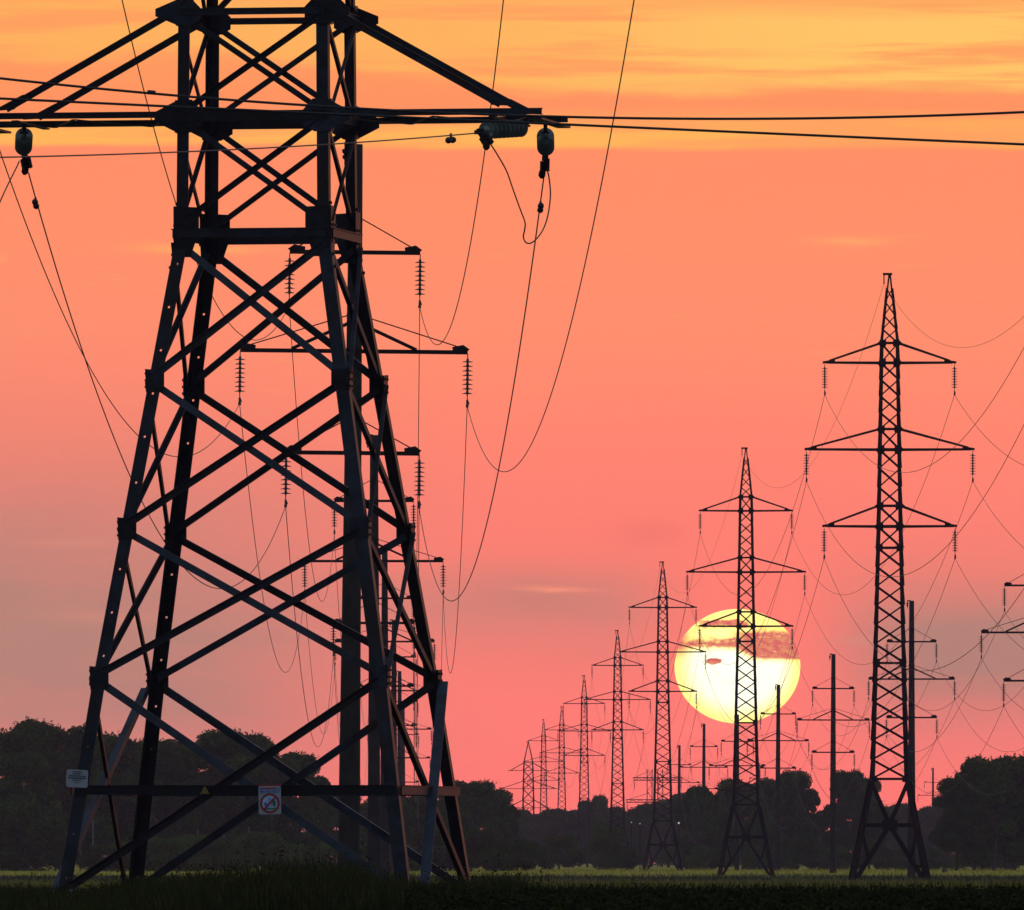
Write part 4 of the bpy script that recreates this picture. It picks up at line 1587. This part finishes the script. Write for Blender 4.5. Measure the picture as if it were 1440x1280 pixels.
# far lit lamps in the trees
M_LAMP = bpy.data.materials.new('lamp_light')
M_LAMP.use_nodes = True
t_ = NT(M_LAMP.node_tree)
t_.n.clear()
e_ = t_.n.new('ShaderNodeEmission')
e_.inputs['Color'].default_value = (1.0, 0.93, 0.85, 1)
e_.inputs['Strength'].default_value = 0.45
o_ = t_.n.new('ShaderNodeOutputMaterial')
t_.l.new(e_.outputs[0], o_.inputs['Surface'])
for px, py, r, lb in ((888, 1156.5, .07, 'left one of two faint white lamps shining in the far trees'), (900, 1158.5, .07, 'right one of two faint white lamps shining in the far trees'), (954.5, 1157.5, .13, 'bright white lamp shining in the trees right of the pylon beside the sun')):
    D = 1650.0
    p = P(px, py, D)
    z = gz(p.x, D)
    root = empty('street_lamp', (p.x, D, z))
    tag(root, lb, 'street lamp', 'lamps shining in the far trees')
    mb = MB()
    mb.tube([(0, .3, -.3), (0, .3, p.z - z), (0, .1, p.z - z + .2)], .05, 6)
    mb.build('lamp_post', M_STEEL2, root)
    mb = MB()
    mb.lathe((0, 0, p.z - z - r), (0, 0, 1), [(0, .02), (r * .4, r * .8), (r, r), (r * 1.6, r * .8), (2 * r, .02)], 10)
    mb.build('lamp_head', M_LAMP, root)

# ------------------------------------------------------------------ grasses and crop


def blades(n, xr, yr, hr, wr, seed, mat, name, lean=.35, hfun=None):
    rng = np.random.default_rng(seed)
    y = rng.uniform(*yr, n)
    if callable(xr):
        x = xr(rng, y)
    else:
        x = rng.uniform(xr[0], xr[1], n) / F * y
    z = CZ + np.interp(y, _GY, _GZ)
    h = rng.uniform(hr[0], hr[1], n)
    if hfun is not None:
        h = h * hfun(x, y, rng)
    wd = rng.uniform(wr[0], wr[1], n)
    a = rng.uniform(0, 2 * np.pi, n)
    dx_, dy_ = np.cos(a), np.sin(a)
    b = rng.uniform(0, 2 * np.pi, n)
    ln = rng.uniform(.05, lean, n) * h
    lx, ly = np.cos(b) * ln, np.sin(b) * ln
    base = np.stack([x, y, z - .03], 1)
    s = np.stack([dx_ * wd, dy_ * wd, np.zeros(n)], 1)
    mid = base + np.stack([lx * .35, ly * .35, h * .6], 1)
    tip = base + np.stack([lx, ly, h], 1)
    q1 = np.stack([base - s, base + s, mid + s * .75, mid - s * .75], 1)
    q2 = np.stack([mid - s * .75, mid + s * .75, tip + s * .12, tip - s * .12], 1)
    return np.concatenate([q1, q2])


def clump(x, y, rng, f=1.3, lo=.35, hi=1.0):
    v = np.sin(x * f + 1.7 * np.sin(y * .31)) * .5 + np.sin(x * f * 2.3 + y * .17 + 1.1) * .35
    return lo + (hi - lo) * (.5 + .5 * v.clip(-1, 1))


# tall grass round the near pylon: highest left of centre
def hmap(x, y, rng):
    px = 720 + F * x / y
    base = np.interp(px, [-100, 50, 120, 210, 300, 380, 500, 552, 600, 640, 700, 800, 1000, 1600], [.62, .45, .45, .72, .98, 1.22, 1.15, .78, .66, .8, .85, .65, .45, .4])
    return base * clump(x, y, rng, 2.1, .55, 1.0)


V = [blades(26000, (-820, 20), (150, 215), (.25, .62), (.004, .010), 5, None, '', .45, hmap),
     blades(9000, (-820, 900), (196, 235), (.15, .38), (.004, .009), 6, None, '', .45, hmap),
     blades(500, (-800, 60), (150, 205), (.55, .9), (.004, .007), 7, None, '', .25, hmap)]
# seed heads on the tall stems
rng = np.random.default_rng(12)
n = 260
y = rng.uniform(150, 205, n)
x = rng.uniform(-700, 60, n) / F * y
z = CZ + np.interp(y, _GY, _GZ) + rng.uniform(.45, .8, n) * hmap(x, y, rng)
cc = np.repeat(np.stack([x, y, z], 1), 5, 0) + rng.normal(size=(n * 5, 3)) * np.array([.015, .015, .045])
V.append(leaves(cc, .02, rng))
o = link_mesh('tall_grass', quads_mesh('tall_grass', np.concatenate(V), M_GRASS))
tag(o, 'dark tall wild grass growing round the foot of the near pylon', 'grass', None, 'stuff')

# dark leafy crop along the bottom edge
rng = np.random.default_rng(21)
n = 60000
y = rng.uniform(118, 172, n)
x = rng.uniform(-150, 800, n) / F * y
row = np.abs(np.sin(y * 1.6 + .3 * np.sin(x)))
h = .10 + .22 * rng.uniform(0, 1, n) * (.45 + .55 * row) * (.6 + .4 * np.sin(x * 2.3 + y * .4) ** 2)
z = CZ + np.interp(y, _GY, _GZ) + h * np.where(rng.uniform(size=n) < .5, 1.0, rng.uniform(.1, 1, n))
V = [leaves(np.stack([x, y, z], 1), .026, rng), blades(7000, (-150, 800), (150, 176), (.18, .40), (.004, .010), 33, None, '', .5)]
o = link_mesh('crop', quads_mesh('crop', np.concatenate(V), M_CROP))
tag(o, 'dark leafy low crop along the bottom edge of the field', 'crop', None, 'stuff')

# meadow tufts over the middle field
V = []
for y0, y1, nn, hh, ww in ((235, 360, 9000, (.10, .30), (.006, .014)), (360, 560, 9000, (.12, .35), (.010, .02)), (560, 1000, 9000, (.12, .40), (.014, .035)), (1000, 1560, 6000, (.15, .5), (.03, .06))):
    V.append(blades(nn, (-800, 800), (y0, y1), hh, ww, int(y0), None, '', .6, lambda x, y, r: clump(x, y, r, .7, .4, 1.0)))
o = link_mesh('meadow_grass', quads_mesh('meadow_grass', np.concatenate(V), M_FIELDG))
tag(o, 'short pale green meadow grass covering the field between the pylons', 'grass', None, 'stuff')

# ------------------------------------------------------------------ haze


def build_haze():
    mb = MB()
    z0, z1 = CZ - 3.0, 52.0
    y0, y1 = -1000.0, 4700.0
    mb.box((0, (y0 + y1) / 2, (z0 + z1) / 2), 4900.0, y1 - y0, z1 - z0)
    m = bpy.data.materials.new('evening_haze')
    m.use_nodes = True
    t = NT(m.node_tree)
    t.n.clear()
    pv = t.n.new('ShaderNodeVolumePrincipled')
    pv.inputs['Color'].default_value = (0.73, 0.72, 0.95, 1)
    pv.inputs['Density'].default_value = HAZE_DENSITY
    pv.inputs['Anisotropy'].default_value = 0.65
    out = t.n.new('ShaderNodeOutputMaterial')
    t.l.new(pv.outputs[0], out.inputs['Volume'])
    o = mb.build('haze', m)
    o['kind'] = 'stuff'


build_haze()
